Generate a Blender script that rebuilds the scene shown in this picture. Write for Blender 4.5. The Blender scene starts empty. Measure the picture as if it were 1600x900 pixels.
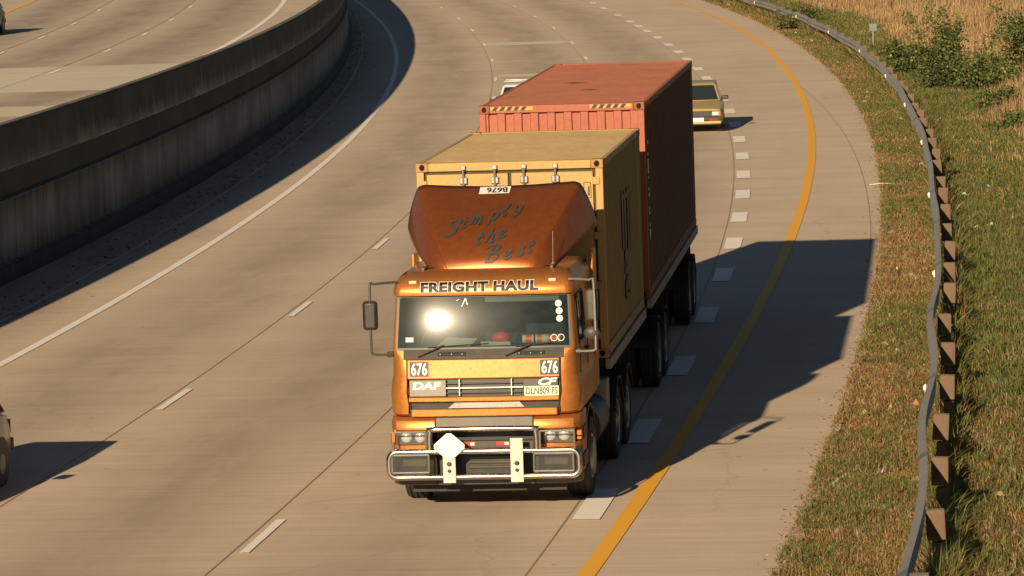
import bpy, bmesh, math, random
import numpy as np
from mathutils import Vector, Matrix
random.seed(7); rng = np.random.default_rng(11)
R = math.radians
scene = bpy.context.scene
col = scene.collection

# ------------------------------------------------------------------ materials
def new_mat(name):
    m = bpy.data.materials.new(name); m.use_nodes = True
    nt = m.node_tree
    return m, nt, nt.nodes['Principled BSDF']

def noise(nt, vec, scale, detail=4, rough=.6):
    n = nt.nodes.new('ShaderNodeTexNoise'); n.inputs['Scale'].default_value = scale
    n.inputs['Detail'].default_value = detail; n.inputs['Roughness'].default_value = rough
    if vec is not None: nt.links.new(vec, n.inputs['Vector'])
    return n.outputs['Fac']

def ramp(nt, fac, stops):
    r = nt.nodes.new('ShaderNodeValToRGB'); e = r.color_ramp.elements
    while len(e) < len(stops): e.new(.5)
    for k, (p, c) in enumerate(stops):
        e[k].position = p; e[k].color = (c[0], c[1], c[2], 1) if not isinstance(c, (int, float)) else (c, c, c, 1)
    nt.links.new(fac, r.inputs['Fac']); return r.outputs['Color']

def mixc(nt, fac, a, b, mode='MIX'):
    m = nt.nodes.new('ShaderNodeMix'); m.data_type = 'RGBA'; m.blend_type = mode
    for s, v in ((m.inputs[0], fac), (m.inputs[6], a), (m.inputs[7], b)):
        if isinstance(v, (int, float)): s.default_value = v
        elif isinstance(v, tuple): s.default_value = (*v, 1)
        else: nt.links.new(v, s)
    return m.outputs[2]

def mapping(nt, src, scale=(1, 1, 1)):
    m = nt.nodes.new('ShaderNodeMapping'); m.inputs['Scale'].default_value = scale
    nt.links.new(src, m.inputs['Vector']); return m.outputs['Vector']

def coord(nt, kind='Object'):
    return nt.nodes.new('ShaderNodeTexCoord').outputs[kind]

def bump(nt, b, fac, dist=.01, strength=.5):
    n = nt.nodes.new('ShaderNodeBump'); n.inputs['Distance'].default_value = dist
    n.inputs['Strength'].default_value = strength
    nt.links.new(fac, n.inputs['Height']); nt.links.new(n.outputs[0], b.inputs['Normal'])

def paint(name, c, rough=.5, metal=0., dirt=.35, dirtcol=None, scale=3., coat=0., bmp=0., streak=False, spec=.5):
    m, nt, b = new_mat(name)
    v = coord(nt)
    v2 = mapping(nt, v, (1, 1, .25) if streak else (1, 1, 1))
    f = noise(nt, v2, scale, 6, .65)
    f2 = noise(nt, v, scale * 9, 3, .6)
    d = dirtcol or tuple(x * .45 for x in c)
    fac = ramp(nt, f, [(.42, 0.), (.75, dirt)])
    colr = mixc(nt, fac, c, d)
    fine = ramp(nt, f2, [(.3, .86), (.7, 1.06)])
    colr = mixc(nt, 1., colr, fine, 'MULTIPLY')
    nt.links.new(colr, b.inputs['Base Color'])
    b.inputs['Roughness'].default_value = rough; b.inputs['Metallic'].default_value = metal
    b.inputs['Coat Weight'].default_value = coat; b.inputs['Coat Roughness'].default_value = .12
    b.inputs['Specular IOR Level'].default_value = spec
    if bmp: bump(nt, b, f2, .004, bmp)
    return m

M = {}
M['orange'] = paint('orange_pearl_paint', (.55, .212, .05), .39, .55, .35, (.33, .11, .035), 2.2, .25)
M['panelorange'] = paint('orange_front_panel', (.44, .165, .05), .48, .5, .3, (.33, .11, .035), 2.2, .15)
M['brown'] = paint('brown_deflector_paint', (.33, .095, .026), .34, .62, .35, (.22, .072, .026), 1.2, .25)  # darker and browner than the cab orange, with dirt noise
M['black'] = paint('black_plastic', (.018, .018, .018), .45, 0, .5, (.06, .05, .04), 4)
M['dark'] = paint('dark_grey_plastic', (.05, .047, .042), .5, 0, .6, (.11, .09, .07), 4)
M['chassis'] = paint('dusty_black_chassis', (.02, .02, .02), .7, 0, .7, (.06, .05, .04), 3)
M['rubber'] = paint('tyre_rubber', (.018, .018, .018), .8, 0, .6, (.045, .04, .035), 6, bmp=.5)
M['steel'] = paint('polished_steel', (.55, .53, .50), .22, 1., .3, (.3, .27, .24), 5)
M['rim'] = paint('grey_rim_steel', (.35, .35, .34), .4, .6, .6, (.1, .09, .08), 6)
M['plate'] = paint('bare_aluminium_plate', (.55, .52, .47), .5, .3, .4, (.3, .27, .22), 8)
M['beam'] = paint('light_grey_trailer_beam', (.30, .29, .27), .6, .1, .6, (.12, .11, .1), 3)
M['white'] = paint('white_paint', (.78, .77, .74), .45, 0, .25, (.5, .47, .42), 5)
M['textblack'] = paint('black_lettering', (.015, .014, .013), .5, 0, .2)
M['textgrey'] = paint('slate_lettering', (.045, .05, .055), .5, 0, .3)
M['dustgrey'] = paint('roof_dust_grey', (.16, .13, .10), .7, .1, .5)
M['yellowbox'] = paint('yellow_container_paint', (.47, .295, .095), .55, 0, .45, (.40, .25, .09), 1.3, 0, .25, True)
M['yellowshade'] = paint('yellow_shaded_side', (.27, .205, .07), .6, 0, .6, (.26, .18, .08), 1.1, 0, .25, True)  # container yellow darkened: shade of the off-sun side put into the colour
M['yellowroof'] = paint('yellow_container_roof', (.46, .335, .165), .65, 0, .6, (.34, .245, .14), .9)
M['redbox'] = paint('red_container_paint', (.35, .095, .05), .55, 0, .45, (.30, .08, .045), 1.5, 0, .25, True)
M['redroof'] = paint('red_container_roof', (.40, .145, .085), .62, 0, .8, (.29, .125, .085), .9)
M['redshade'] = paint('red_shaded_side', (.095, .03, .014), .6, 0, .6, (.07, .025, .012), 1.1, 0, .25, True)  # container red darkened, the shaded flank's tone put into the colour
M['rust'] = paint('rusty_casting', (.30, .09, .035), .7, 0, .7, (.12, .05, .03), 9)
M['hole'] = paint('casting_hole', (.006, .006, .006), .9, 0, 0)
M['gasket'] = paint('door_gasket', (.07, .055, .03), .8, 0, .3)
M['galv'] = paint('galvanised_steel', (.36, .36, .34), .42, .7, .5, (.2, .19, .17), 7)
M['hazyellow'] = paint('hazard_yellow', (.55, .32, .05), .5, 0, .2)
M['platewhite'] = paint('number_plate_white', (.62, .66, .52), .45, 0, .3, (.45, .5, .35), 30)
M['plategreen'] = paint('plate_letters', (.03, .09, .05), .5, 0, .1)
M['redpaint'] = paint('red_label', (.55, .03, .02), .5, 0, .3)
M['canorange'] = paint('orange_drink_band', (.75, .13, .03), .45, 0, .1)
M['cream'] = paint('cream_paper', (.55, .52, .42), .7, 0, .3)
M['seat'] = paint('dark_seat_cloth', (.03, .035, .045), .85, 0, .3)
M['blue'] = paint('pale_blue_sticker', (.25, .38, .55), .5, 0, .3)
M['stickgreen'] = paint('licence_disc', (.62, .72, .62), .4, 0, .2, (.4, .5, .42), 40)
M['caryellow'] = paint('gold_yellow_car_paint', (.50, .39, .16), .35, .25, .3, (.4, .26, .06), 3, .3)
M['carwhite'] = paint('white_car_paint', (.75, .76, .76), .35, 0, .2, (.5, .5, .48), 3, .3)
M['carsilver'] = paint('silver_car_paint', (.40, .41, .42), .3, .7, .2, (.28, .28, .28), 3, .4)
M['cardark'] = paint('dark_car_paint', (.03, .03, .035), .35, .2, .2, (.02, .02, .02), 3, .3)
M['lampwhite'] = paint('headlamp_glass', (.75, .76, .74), .12, .3, .2, (.5, .5, .5), 40)
M['amber'] = paint('amber_lens', (.75, .2, .02), .2, 0, .1)
M['redlens'] = paint('red_lens', (.4, .02, .01), .25, 0, .1)

def glassy(name, tint, reflect_rough=.045, trans=.55):
    m, nt, b = new_mat(name); nt.nodes.remove(b)
    out = nt.nodes['Material Output']
    tr = nt.nodes.new('ShaderNodeBsdfTransparent'); tr.inputs[0].default_value = (*tint, 1)
    gl = nt.nodes.new('ShaderNodeBsdfGlossy'); gl.inputs['Roughness'].default_value = reflect_rough
    gl.inputs[0].default_value = (1, 1, 1, 1)
    df = nt.nodes.new('ShaderNodeBsdfDiffuse'); df.inputs[0].default_value = (.13, .19, .19, 1)
    fr = nt.nodes.new('ShaderNodeFresnel'); fr.inputs[0].default_value = 1.52
    v = coord(nt); f = noise(nt, mapping(nt, v, (1.2, 1.2, 2.)), 2.2, 6, .7)
    dust_haze = ramp(nt, f, [(.35, .03), (.8, .16)])  # dust film plus a teal haze put into the glass colour
    s1 = nt.nodes.new('ShaderNodeMixShader'); nt.links.new(dust_haze, s1.inputs[0])
    nt.links.new(tr.outputs[0], s1.inputs[1]); nt.links.new(df.outputs[0], s1.inputs[2])
    if .03 < reflect_rough < .04:
        g2 = nt.nodes.new('ShaderNodeBsdfGlossy'); g2.inputs['Roughness'].default_value = .17; gm = nt.nodes.new('ShaderNodeMixShader'); gm.inputs[0].default_value = .06
        gl.inputs[0].default_value = (.8, 1., 1., 1)
        nt.links.new(gl.outputs[0], gm.inputs[1]); nt.links.new(g2.outputs[0], gm.inputs[2]); gl = gm
    s2 = nt.nodes.new('ShaderNodeMixShader'); nt.links.new(fr.outputs[0], s2.inputs[0])
    nt.links.new(s1.outputs[0], s2.inputs[1]); nt.links.new(gl.outputs[0], s2.inputs[2])
    nt.links.new(s2.outputs[0], out.inputs[0]); return m
M['glass'] = glassy('windscreen_glass', (.55, .66, .66), .034)
M['sideglass'] = glassy('tinted_side_glass', (.3, .36, .34), .02)
M['lens'] = glassy('lamp_lens', (.85, .85, .85), .05)

# concrete pavement: UV = (across in m, along in m)
def concrete_mat(name, base, warm, lanes):
    m, nt, b = new_mat(name)
    uv = coord(nt, 'UV')
    sep = nt.nodes.new('ShaderNodeSeparateXYZ'); nt.links.new(uv, sep.inputs[0])
    tine = noise(nt, mapping(nt, uv, (.35, 7., 1)), 1., 6, .7)          # lines across the lanes
    tine2 = noise(nt, mapping(nt, uv, (.12, .55, 1)), 1., 5, .6)
    big = noise(nt, mapping(nt, uv, (.22, .05, 1)), 1., 5, .55)
    blot = noise(nt, mapping(nt, uv, (.9, .16, 1)), 1., 6, .6)
    fine = noise(nt, mapping(nt, uv, (26, 26, 1)), 1., 4, .7)
    c = mixc(nt, ramp(nt, big, [(.3, 0.), (.7, 1.)]), base, warm)
    c = mixc(nt, 1., c, ramp(nt, tine, [(.2, .80), (.75, 1.1)]), 'MULTIPLY')
    c = mixc(nt, 1., c, ramp(nt, tine2, [(.25, .88), (.7, 1.06)]), 'MULTIPLY')
    c = mixc(nt, 1., c, ramp(nt, fine, [(.3, .9), (.7, 1.07)]), 'MULTIPLY')
    c = mixc(nt, ramp(nt, blot, [(.50, 0.), (.80, .26)]), c, tuple(x * .66 for x in base))
    # oily lane centres, from a colour attribute painted per vertex
    at = nt.nodes.new('ShaderNodeAttribute'); at.attribute_name = 'wear'
    w = nt.nodes.new('ShaderNodeMath'); w.operation = 'MULTIPLY'
    nt.links.new(at.outputs['Fac'], w.inputs[0]); nt.links.new(ramp(nt, blot, [(.25, .35), (.65, 1.)]), w.inputs[1])
    w2 = nt.nodes.new('ShaderNodeMath'); w2.operation = 'MULTIPLY'; nt.links.new(w.outputs[0], w2.inputs[0]); w2.inputs[1].default_value = lanes
    c = mixc(nt, w2.outputs[0], c, tuple(x * .45 for x in base))
    # transverse saw cuts
    fr = nt.nodes.new('ShaderNodeMath'); fr.operation = 'PINGPONG'; fr.inputs[1].default_value = 2.35; nt.links.new(sep.outputs[1], fr.inputs[0])
    c = mixc(nt, ramp(nt, fr.outputs[0], [(.0, .30), (.022, .0)]), c, tuple(x * .4 for x in base))
    crk = nt.nodes.new('ShaderNodeTexVoronoi'); crk.feature = 'DISTANCE_TO_EDGE'; crk.inputs['Scale'].default_value = .16
    wv = noise(nt, mapping(nt, uv, (.8, .8, 1)), 1., 5, .7); vm = nt.nodes.new('ShaderNodeVectorMath'); vm.operation = 'SCALE'; vm.inputs[3].default_value = 1.
    av = nt.nodes.new('ShaderNodeVectorMath'); av.operation = 'ADD'; nt.links.new(uv, av.inputs[0]); cx_ = nt.nodes.new('ShaderNodeCombineXYZ')
    for k_ in (0, 1): nt.links.new(wv, cx_.inputs[k_])
    nt.links.new(cx_.outputs[0], av.inputs[1]); nt.links.new(av.outputs[0], crk.inputs['Vector'])
    c = mixc(nt, ramp(nt, crk.outputs['Distance'], [(.0, .28), (.0035, 0.)]), c, tuple(x * .4 for x in base))
    # sparse dark spots
    sp = nt.nodes.new('ShaderNodeTexVoronoi'); sp.inputs['Scale'].default_value = 1.3; nt.links.new(uv, sp.inputs['Vector'])
    c = mixc(nt, ramp(nt, sp.outputs['Distance'], [(.03, .55), (.06, 0.)]), c, tuple(x * .35 for x in base))
    nt.links.new(c, b.inputs['Base Color']); b.inputs['Roughness'].default_value = .75
    bump(nt, b, fine, .006, .35)
    return m
M['road'] = concrete_mat('tined_concrete', (.61, .495, .378), (.68, .55, .415), .60)
M['uroad'] = concrete_mat('upper_concrete', (.56, .46, .355), (.63, .52, .40), .85)
M['patch'] = concrete_mat('pale_new_concrete', (.67, .61, .48), (.70, .64, .50), .2)

def marking(name, c, wearc, amt):
    m, nt, b = new_mat(name); v = coord(nt)
    f = noise(nt, v, 14, 6, .75); g = noise(nt, v, 1.1, 4)
    cc = mixc(nt, ramp(nt, f, [(.45, 0.), (.85, amt)]), c, wearc)
    cc = mixc(nt, ramp(nt, g, [(.4, 0.), (.75, .3)]), cc, wearc)
    nt.links.new(cc, b.inputs['Base Color']); b.inputs['Roughness'].default_value = .6; return m
M['mwhite'] = marking('white_road_paint', (.97, .93, .86), (.68, .62, .53), .4)
M['myellow'] = marking('yellow_road_paint', (.95, .47, .03), (.75, .45, .14), .5)
M['joint'] = marking('joint_sealant', (.30, .24, .18), (.55, .46, .36), .8)

def wall_mat():
    m, nt, b = new_mat('stained_concrete_wall'); uv = coord(nt, 'UV')
    sep = nt.nodes.new('ShaderNodeSeparateXYZ'); nt.links.new(uv, sep.inputs[0])
    st = noise(nt, mapping(nt, uv, (1.7, .22, 1)), 1., 8, .78)
    st2 = noise(nt, mapping(nt, uv, (.35, .3, 1)), 1., 5, .6)
    add = nt.nodes.new('ShaderNodeMath'); add.operation = 'ADD'
    z = nt.nodes.new('ShaderNodeAttribute'); z.attribute_name = 'wear'
    nt.links.new(st, add.inputs[0]); nt.links.new(z.outputs['Fac'], add.inputs[1])
    c = mixc(nt, ramp(nt, add.outputs[0], [(.36, 0.), (.74, 1.)]), (.30, .31, .30), (.018, .019, .019))
    c = mixc(nt, ramp(nt, st2, [(.35, 0.), (.65, .75)]), c, (.06, .06, .052))
    fr = nt.nodes.new('ShaderNodeMath'); fr.operation = 'PINGPONG'; fr.inputs[1].default_value = 4.6; nt.links.new(sep.outputs[0], fr.inputs[0])
    c = mixc(nt, ramp(nt, fr.outputs[0], [(.0, .35), (.012, .0)]), c, (.012, .012, .012))
    nt.links.new(c, b.inputs['Base Color']); b.inputs['Roughness'].default_value = .85
    bump(nt, b, st, .01, .4); return m
M['wall'] = wall_mat()

def soil_mat(name, a, b_, c_):
    m, nt, b = new_mat(name); v = coord(nt)
    f = noise(nt, v, .35, 6, .65); g = noise(nt, v, 6, 5, .7)
    c = mixc(nt, ramp(nt, f, [(.35, 0.), (.65, 1.)]), a, b_)
    c = mixc(nt, ramp(nt, g, [(.4, 0.), (.7, .7)]), c, c_)
    nt.links.new(c, b.inputs['Base Color']); b.inputs['Roughness'].default_value = .95
    bump(nt, b, g, .05, .6); return m
M['soil'] = soil_mat('grassy_soil', (.12, .10, .035), (.20, .13, .05), (.07, .06, .025))

def leaf_mat(name, trans=.3):
    m, nt, b = new_mat(name)
    a = nt.nodes.new('ShaderNodeAttribute'); a.attribute_name = 'Col'
    nt.links.new(a.outputs['Color'], b.inputs['Base Color']); b.inputs['Roughness'].default_value = .65
    t = nt.nodes.new('ShaderNodeBsdfTranslucent'); nt.links.new(a.outputs['Color'], t.inputs[0])
    s = nt.nodes.new('ShaderNodeMixShader'); s.inputs[0].default_value = trans
    nt.links.new(b.outputs[0], s.inputs[1]); nt.links.new(t.outputs[0], s.inputs[2])
    nt.links.new(s.outputs[0], nt.nodes['Material Output'].inputs[0]); return m
M['grass'] = leaf_mat('grass_blades'); M['leaf'] = leaf_mat('leaves', .25)
M['wood'] = paint('weathered_timber', (.16, .105, .068), .85, 0, .8, (.12, .08, .055), 4, 0, .6, True)
M['woodtop'] = paint('timber_end_grain', (.26, .19, .13), .85, 0, .5, (.2, .14, .1), 12)
M['bark'] = paint('stem_bark', (.10, .08, .05), .9)
M['rail'] = paint('dull_galvanised_rail', (.34, .335, .33), .5, .3, .5, (.22, .21, .20), 2)
M['signgrey'] = paint('grey_sign_back', (.22, .26, .28), .5, .3, .3)

# ------------------------------------------------------------------ mesh helpers
class MB:
    def __init__(s): s.v = []; s.f = []
    def add(s, vs, fs):
        o = len(s.v); s.v += [tuple(p) for p in vs]; s.f += [tuple(i + o for i in f) for f in fs]; return s
    def box(s, x0, x1, y0, y1, z0, z1):
        return s.add([(x0, y0, z0), (x1, y0, z0), (x1, y1, z0), (x0, y1, z0), (x0, y0, z1), (x1, y0, z1), (x1, y1, z1), (x0, y1, z1)],
                     [(0, 3, 2, 1), (4, 5, 6, 7), (0, 1, 5, 4), (1, 2, 6, 5), (2, 3, 7, 6), (3, 0, 4, 7)])
    def prism_x(s, poly, x0, x1):            # poly in (y,z)
        n = len(poly); vs = [(x0, y, z) for y, z in poly] + [(x1, y, z) for y, z in poly]
        return s.add(vs, [tuple(range(n)), tuple(range(2 * n - 1, n - 1, -1))] + [(i, i + n, (i + 1) % n + n, (i + 1) % n) for i in range(n)])
    def prism_y(s, poly, y0, y1):            # poly in (x,z)
        n = len(poly); vs = [(x, y0, z) for x, z in poly] + [(x, y1, z) for x, z in poly]
        return s.add(vs, [tuple(range(n)), tuple(range(2 * n - 1, n - 1, -1))] + [(i, i + n, (i + 1) % n + n, (i + 1) % n) for i in range(n)])
    def tube(s, pts, r, n=10, smooth=0, caps=True):
        pts = [Vector(p) for p in pts]
        if smooth:
            q = []
            for i in range(len(pts) - 1):
                p0 = pts[max(i - 1, 0)]; p1 = pts[i]; p2 = pts[i + 1]; p3 = pts[min(i + 2, len(pts) - 1)]
                for k in range(smooth):
                    t = k / smooth
                    q.append(.5 * ((2 * p1) + (p2 - p0) * t + (2 * p0 - 5 * p1 + 4 * p2 - p3) * t * t + (3 * p1 - p0 - 3 * p2 + p3) * t ** 3))
            pts = q + [pts[-1]]
        if isinstance(r, (list, tuple)):
            m_ = len(r); rs = []
            for i in range(len(pts)):
                t = i / (len(pts) - 1) * (m_ - 1); k = min(int(t), m_ - 2); rs.append(r[k] + (r[k + 1] - r[k]) * (t - k))
        else: rs = [r] * len(pts)
        up = Vector((0, 0, 1)); rings = []; prev = None
        for i, p in enumerate(pts):
            d = (pts[min(i + 1, len(pts) - 1)] - pts[max(i - 1, 0)]).normalized()
            if prev is None: a = d.cross(up if abs(d.z) < .9 else Vector((1, 0, 0))).normalized()
            else: a = (prev - d * prev.dot(d)).normalized()
            prev = a; b = d.cross(a)
            rings.append([p + (a * math.cos(t) + b * math.sin(t)) * rs[i] for t in [2 * math.pi * k / n for k in range(n)]])
        vs = [p for g in rings for p in g]; fs = []
        for i in range(len(rings) - 1):
            for k in range(n):
                k2 = (k + 1) % n; fs.append((i * n + k, i * n + k2, (i + 1) * n + k2, (i + 1) * n + k))
        if caps: fs += [tuple(reversed(range(n))), tuple(range((len(rings) - 1) * n, len(rings) * n))]
        return s.add(vs, fs)
    def lathe_x(s, prof, cx, cy, cz, n=36):  # prof: (x offset, radius), closed loop around the x axis
        vs = []; fs = []; m = len(prof)
        for k in range(n):
            t = 2 * math.pi * k / n
            for (x, r) in prof: vs.append((cx + x, cy + r * math.cos(t), cz + r * math.sin(t)))
        for k in range(n):
            k2 = (k + 1) % n
            for i in range(m - 1): fs.append((k * m + i, k * m + i + 1, k2 * m + i + 1, k2 * m + i))
        return s.add(vs, fs)
    def grid(s, fn, us, vs_):
        nu, nv = len(us), len(vs_)
        vs = [fn(u, v) for v in vs_ for u in us]
        return s.add(vs, [(j * nu + i, j * nu + i + 1, (j + 1) * nu + i + 1, (j + 1) * nu + i) for j in range(nv - 1) for i in range(nu - 1)])
    def sphere(s, c, r, sx=1, sy=1, sz=1, n=16, m=10):
        vs = []; fs = []
        for j in range(m + 1):
            ph = math.pi * j / m
            for i in range(n):
                t = 2 * math.pi * i / n
                vs.append((c[0] + r * sx * math.sin(ph) * math.cos(t), c[1] + r * sy * math.sin(ph) * math.sin(t), c[2] + r * sz * math.cos(ph)))
        for j in range(m):
            for i in range(n):
                i2 = (i + 1) % n; fs.append((j * n + i, (j + 1) * n + i, (j + 1) * n + i2, j * n + i2))
        return s.add(vs, fs)
    def build(s, name, mat, parent=None, bevel=0., smooth=True, solid=0., recalc=True, angle=35):
        me = bpy.data.meshes.new(name); me.from_pydata(s.v, [], s.f); me.validate()
        bm = bmesh.new(); bm.from_mesh(me)
        bmesh.ops.remove_doubles(bm, verts=bm.verts, dist=1e-5)
        if recalc: bmesh.ops.recalc_face_normals(bm, faces=bm.faces)
        bm.to_mesh(me); bm.free()
        if smooth:
            me.shade_smooth(); me.set_sharp_from_angle(angle=R(angle))
        me.materials.append(mat)
        o = bpy.data.objects.new(name, me); col.objects.link(o)
        if parent: o.parent = parent
        if solid:
            md = o.modifiers.new('solid', 'SOLIDIFY'); md.thickness = solid; md.offset = 0
        if bevel:
            md = o.modifiers.new('bevel', 'BEVEL'); md.width = bevel; md.segments = 2; md.limit_method = 'ANGLE'; md.angle_limit = R(40)
            md.harden_normals = False
        return o

def empty(name, loc, rz=0, label=None, cat=None, group=None):
    o = bpy.data.objects.new(name, None); col.objects.link(o); o.location = loc; o.rotation_euler = (0, 0, rz)
    o.empty_display_size = .3
    if label: o['label'] = label
    if cat: o['category'] = cat
    if group: o['group'] = group
    return o
def tag(o, label, cat, group=None):
    o['label'] = label; o['category'] = cat
    if group: o['group'] = group
    return o
def struct(o): o['kind'] = 'structure'; return o

def copy_tree(o, parent=None):
    kids = [c for c in bpy.data.objects if c.parent == o]
    c = o.copy(); col.objects.link(c); c.parent = parent
    for k in kids: copy_tree(k, c)
    return c

def text_mb(body, size, fn, bold=0., shear=0., spacing=1., sx=1., align='LEFT', cuts=0):
    """text outline mapped by fn(x, y) -> point"""
    cu = bpy.data.curves.new('t', 'FONT'); cu.body = body; cu.size = size; cu.offset = bold; cu.shear = shear
    cu.space_character = spacing; cu.align_x = align; cu.resolution_u = 4
    ob = bpy.data.objects.new('t', cu); col.objects.link(ob)
    dg = bpy.context.evaluated_depsgraph_get(); me = ob.evaluated_get(dg).to_mesh()
    bm = bmesh.new(); bm.from_mesh(me)
    for k in range(cuts):
        y = size * (-.1 + 1.0 * (k + .5) / cuts)
        bmesh.ops.bisect_plane(bm, geom=bm.verts[:] + bm.edges[:] + bm.faces[:], plane_co=(0, y, 0), plane_no=(0, 1, 0))
    bm.verts.index_update()
    mb = MB(); mb.add([fn(v.co.x * sx, v.co.y) for v in bm.verts], [tuple(v.index for v in f.verts) for f in bm.faces]); bm.free()
    ob.evaluated_get(dg).to_mesh_clear(); bpy.data.objects.remove(ob); bpy.data.curves.remove(cu)
    return mb

# ------------------------------------------------------------------ camera, sun, sky
F_PX = 6509.7
cam = bpy.data.cameras.new('camera'); co = bpy.data.objects.new('camera', cam); col.objects.link(co)
cam.sensor_width = 36; cam.lens = F_PX / 1600 * 36; cam.clip_end = 3000; cam.clip_start = .5
th, ro = R(-5.81136), R(-1.90022)
Fv = Vector((0, math.cos(th), math.sin(th))); Rv = Vector((1, 0, 0)); Uv = Rv.cross(Fv)
R2 = Rv * math.cos(ro) + Uv * math.sin(ro); U2 = R2.cross(Fv)
mat = Matrix((R2, U2, -Fv)).transposed().to_4x4(); mat.translation = Vector((0, 0, 7.8935)); co.matrix_world = mat
scene.camera = co
cam.dof.use_dof = False

SAZ, SEL = R(19.39), R(18.9)
sd = Vector((math.sin(SAZ) * math.cos(SEL), math.cos(SAZ) * math.cos(SEL), -math.sin(SEL)))   # way the light travels
sun = bpy.data.lights.new('sun', 'SUN'); sun.energy = 5; sun.angle = R(.55); sun.color = (1.42, 1.10, .71)
so = bpy.data.objects.new('sun', sun); col.objects.link(so); so.location = (-30, -60, 40)
so.rotation_euler = sd.to_track_quat('-Z', 'Y').to_euler()
w = bpy.data.worlds.new('World'); scene.world = w; w.use_nodes = True
nt = w.node_tree; bg = nt.nodes['Background']
sky = nt.nodes.new('ShaderNodeTexSky'); sky.sky_type = 'NISHITA'; sky.sun_disc = False
sky.sun_elevation = SEL
sky.sun_rotation = math.pi + SAZ      # the sun stands behind and left of the camera
sky.dust_density = .6; sky.ozone_density = 2.
nt.links.new(sky.outputs[0], bg.inputs[0]); bg.inputs[1].default_value = .030
scene.view_settings.view_transform = 'Standard'; scene.view_settings.look = 'None'; scene.view_settings.exposure = 0

# ------------------------------------------------------------------ the curve of the highway
CX, CY, RR = -922.39, 182.946, 933.259
def P(s, off, z=0.):
    t = s / RR; r = RR + off; return (CX + r * math.cos(t), CY + r * math.sin(t), z)
def tangent(s): return R(0) + s / RR         # heading as rotation of +Y about z
def fit(tab, deg=3):
    a = np.array(tab); lo, hi = a[:, 0].min(), a[:, 0].max()
    k = np.polyfit(a[:, 0] / 100, a[:, 1], deg); d = np.polyder(k)
    def f(s):
        c = min(max(s, lo), hi); v = np.polyval(k, c / 100)
        e = s - c
        if e: v += np.polyval(d, c / 100) / 100 * (math.copysign(25, e) * (1 - math.exp(-abs(e) / 25)))
        return float(v)
    return f
wide = fit([(-132.7, -.55), (-126.1, -.57), (-118.7, -.72), (-111.5, -.86), (-104.6, -1.), (-98.2, -1.16), (-92, -1.3), (-85.8, -1.48), (-79.65, -1.63), (-73.2, -1.82), (-66.6, -2.), (-53.5, -2.38), (-46.8, -2.54), (-33.5, -3.04), (-26.7, -3.23), (-18.9, -3.45), (-12.4, -3.66), (-5.3, -3.84), (2.2, -4.06), (9.55, -4.25), (21.6, -4.38), (30.7, -4.44), (41.6, -4.46), (50.5, -4.5)], 4)
lnB = fit([(-134.8, -4.27), (-120, -4.5), (-100, -5.), (-60, -6.1), (-15.1, -7.42), (-.2, -7.9), (16.9, -8.31), (32.9, -8.64), (49.2, -8.9)])
lnA = fit([(-121.8, -8.14), (-109.1, -8.41), (-96.2, -8.7), (-42.1, -10.31), (-29.5, -10.72), (-14.4, -11.25), (.8, -11.73), (17.2, -12.19), (33.4, -12.56), (51.5, -12.86)])
edg = fit([(-117.2, -12.), (-109, -12.17), (-97.5, -12.49), (-89.6, -12.73), (-81.3, -12.9), (-69.6, -13.19), (-53.2, -13.67), (-34.4, -14.34), (-16.4, -15.04), (1.2, -15.68), (23.3, -16.41), (48.9, -16.98), (71.3, -17.11)])
wlb = fit([(-103, -15.35), (-96, -15.42), (-81, -15.75), (-76, -15.85), (-64, -16.05), (-46, -16.55), (-29, -17.0), (-2, -17.75), (25, -18.25), (72, -18.4)])
gut = fit([(-110.4, -13.66), (-100.6, -13.93), (-85.2, -14.29), (-47.9, -15.6), (-19.5, -16.5), (11.2, -17.35), (43.8, -17.8)])
pav = fit([(49, 1.58), (19.5, 1.6), (-14.7, 1.55), (-37.4, 1.68), (-55.5, 1.75), (-70.5, 1.85), (-80.7, 1.89), (-91.7, 1.98), (-103.3, 2.0), (-115, 2.05), (-124.8, 2.14), (-133.4, 2.15), (-137.7, 2.23)])
jnt = fit([(-36.3, -.14), (-48.4, .51), (-64, .87), (-77.2, 1.22), (-89.7, 1.5), (-97.7, 1.66), (-104, 1.75)], 2)
rof = fit([(26.6, 2.1), (10.3, 2.35), (-3.4, 2.52), (-18.5, 2.62), (-31, 2.78), (-41, 2.87), (-49.7, 2.88), (-60.4, 2.87), (-69.4, 2.87), (-84.9, 2.91), (-92.1, 2.94), (-100, 2.99), (-107.7, 3.1), (-113.7, 3.2), (-119, 3.28), (-123.2, 3.39), (-127.8, 3.5), (-132.8, 3.62), (-137.3, 3.68), (-141.8, 3.72)], 4)
uedge = fit([(2.8, -20.52), (-14.45, -19.99), (-30.9, -19.51), (-42.6, -19.19), (-54.4, -18.75), (-63.3, -18.44)], 1)
ud1 = fit([(-2.8, -24.35), (-18.4, -23.77), (-33, -23.25), (-46.7, -22.77), (-60.6, -22.33)], 1)
ud2 = fit([(-3.5, -28.2), (-19.2, -27.56), (-33.1, -27.), (-46.3, -26.43)], 1)
uye = lambda s: ud2(s) - 4.1
S0, S1 = -260., 230.
ZU = 2.2

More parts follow.
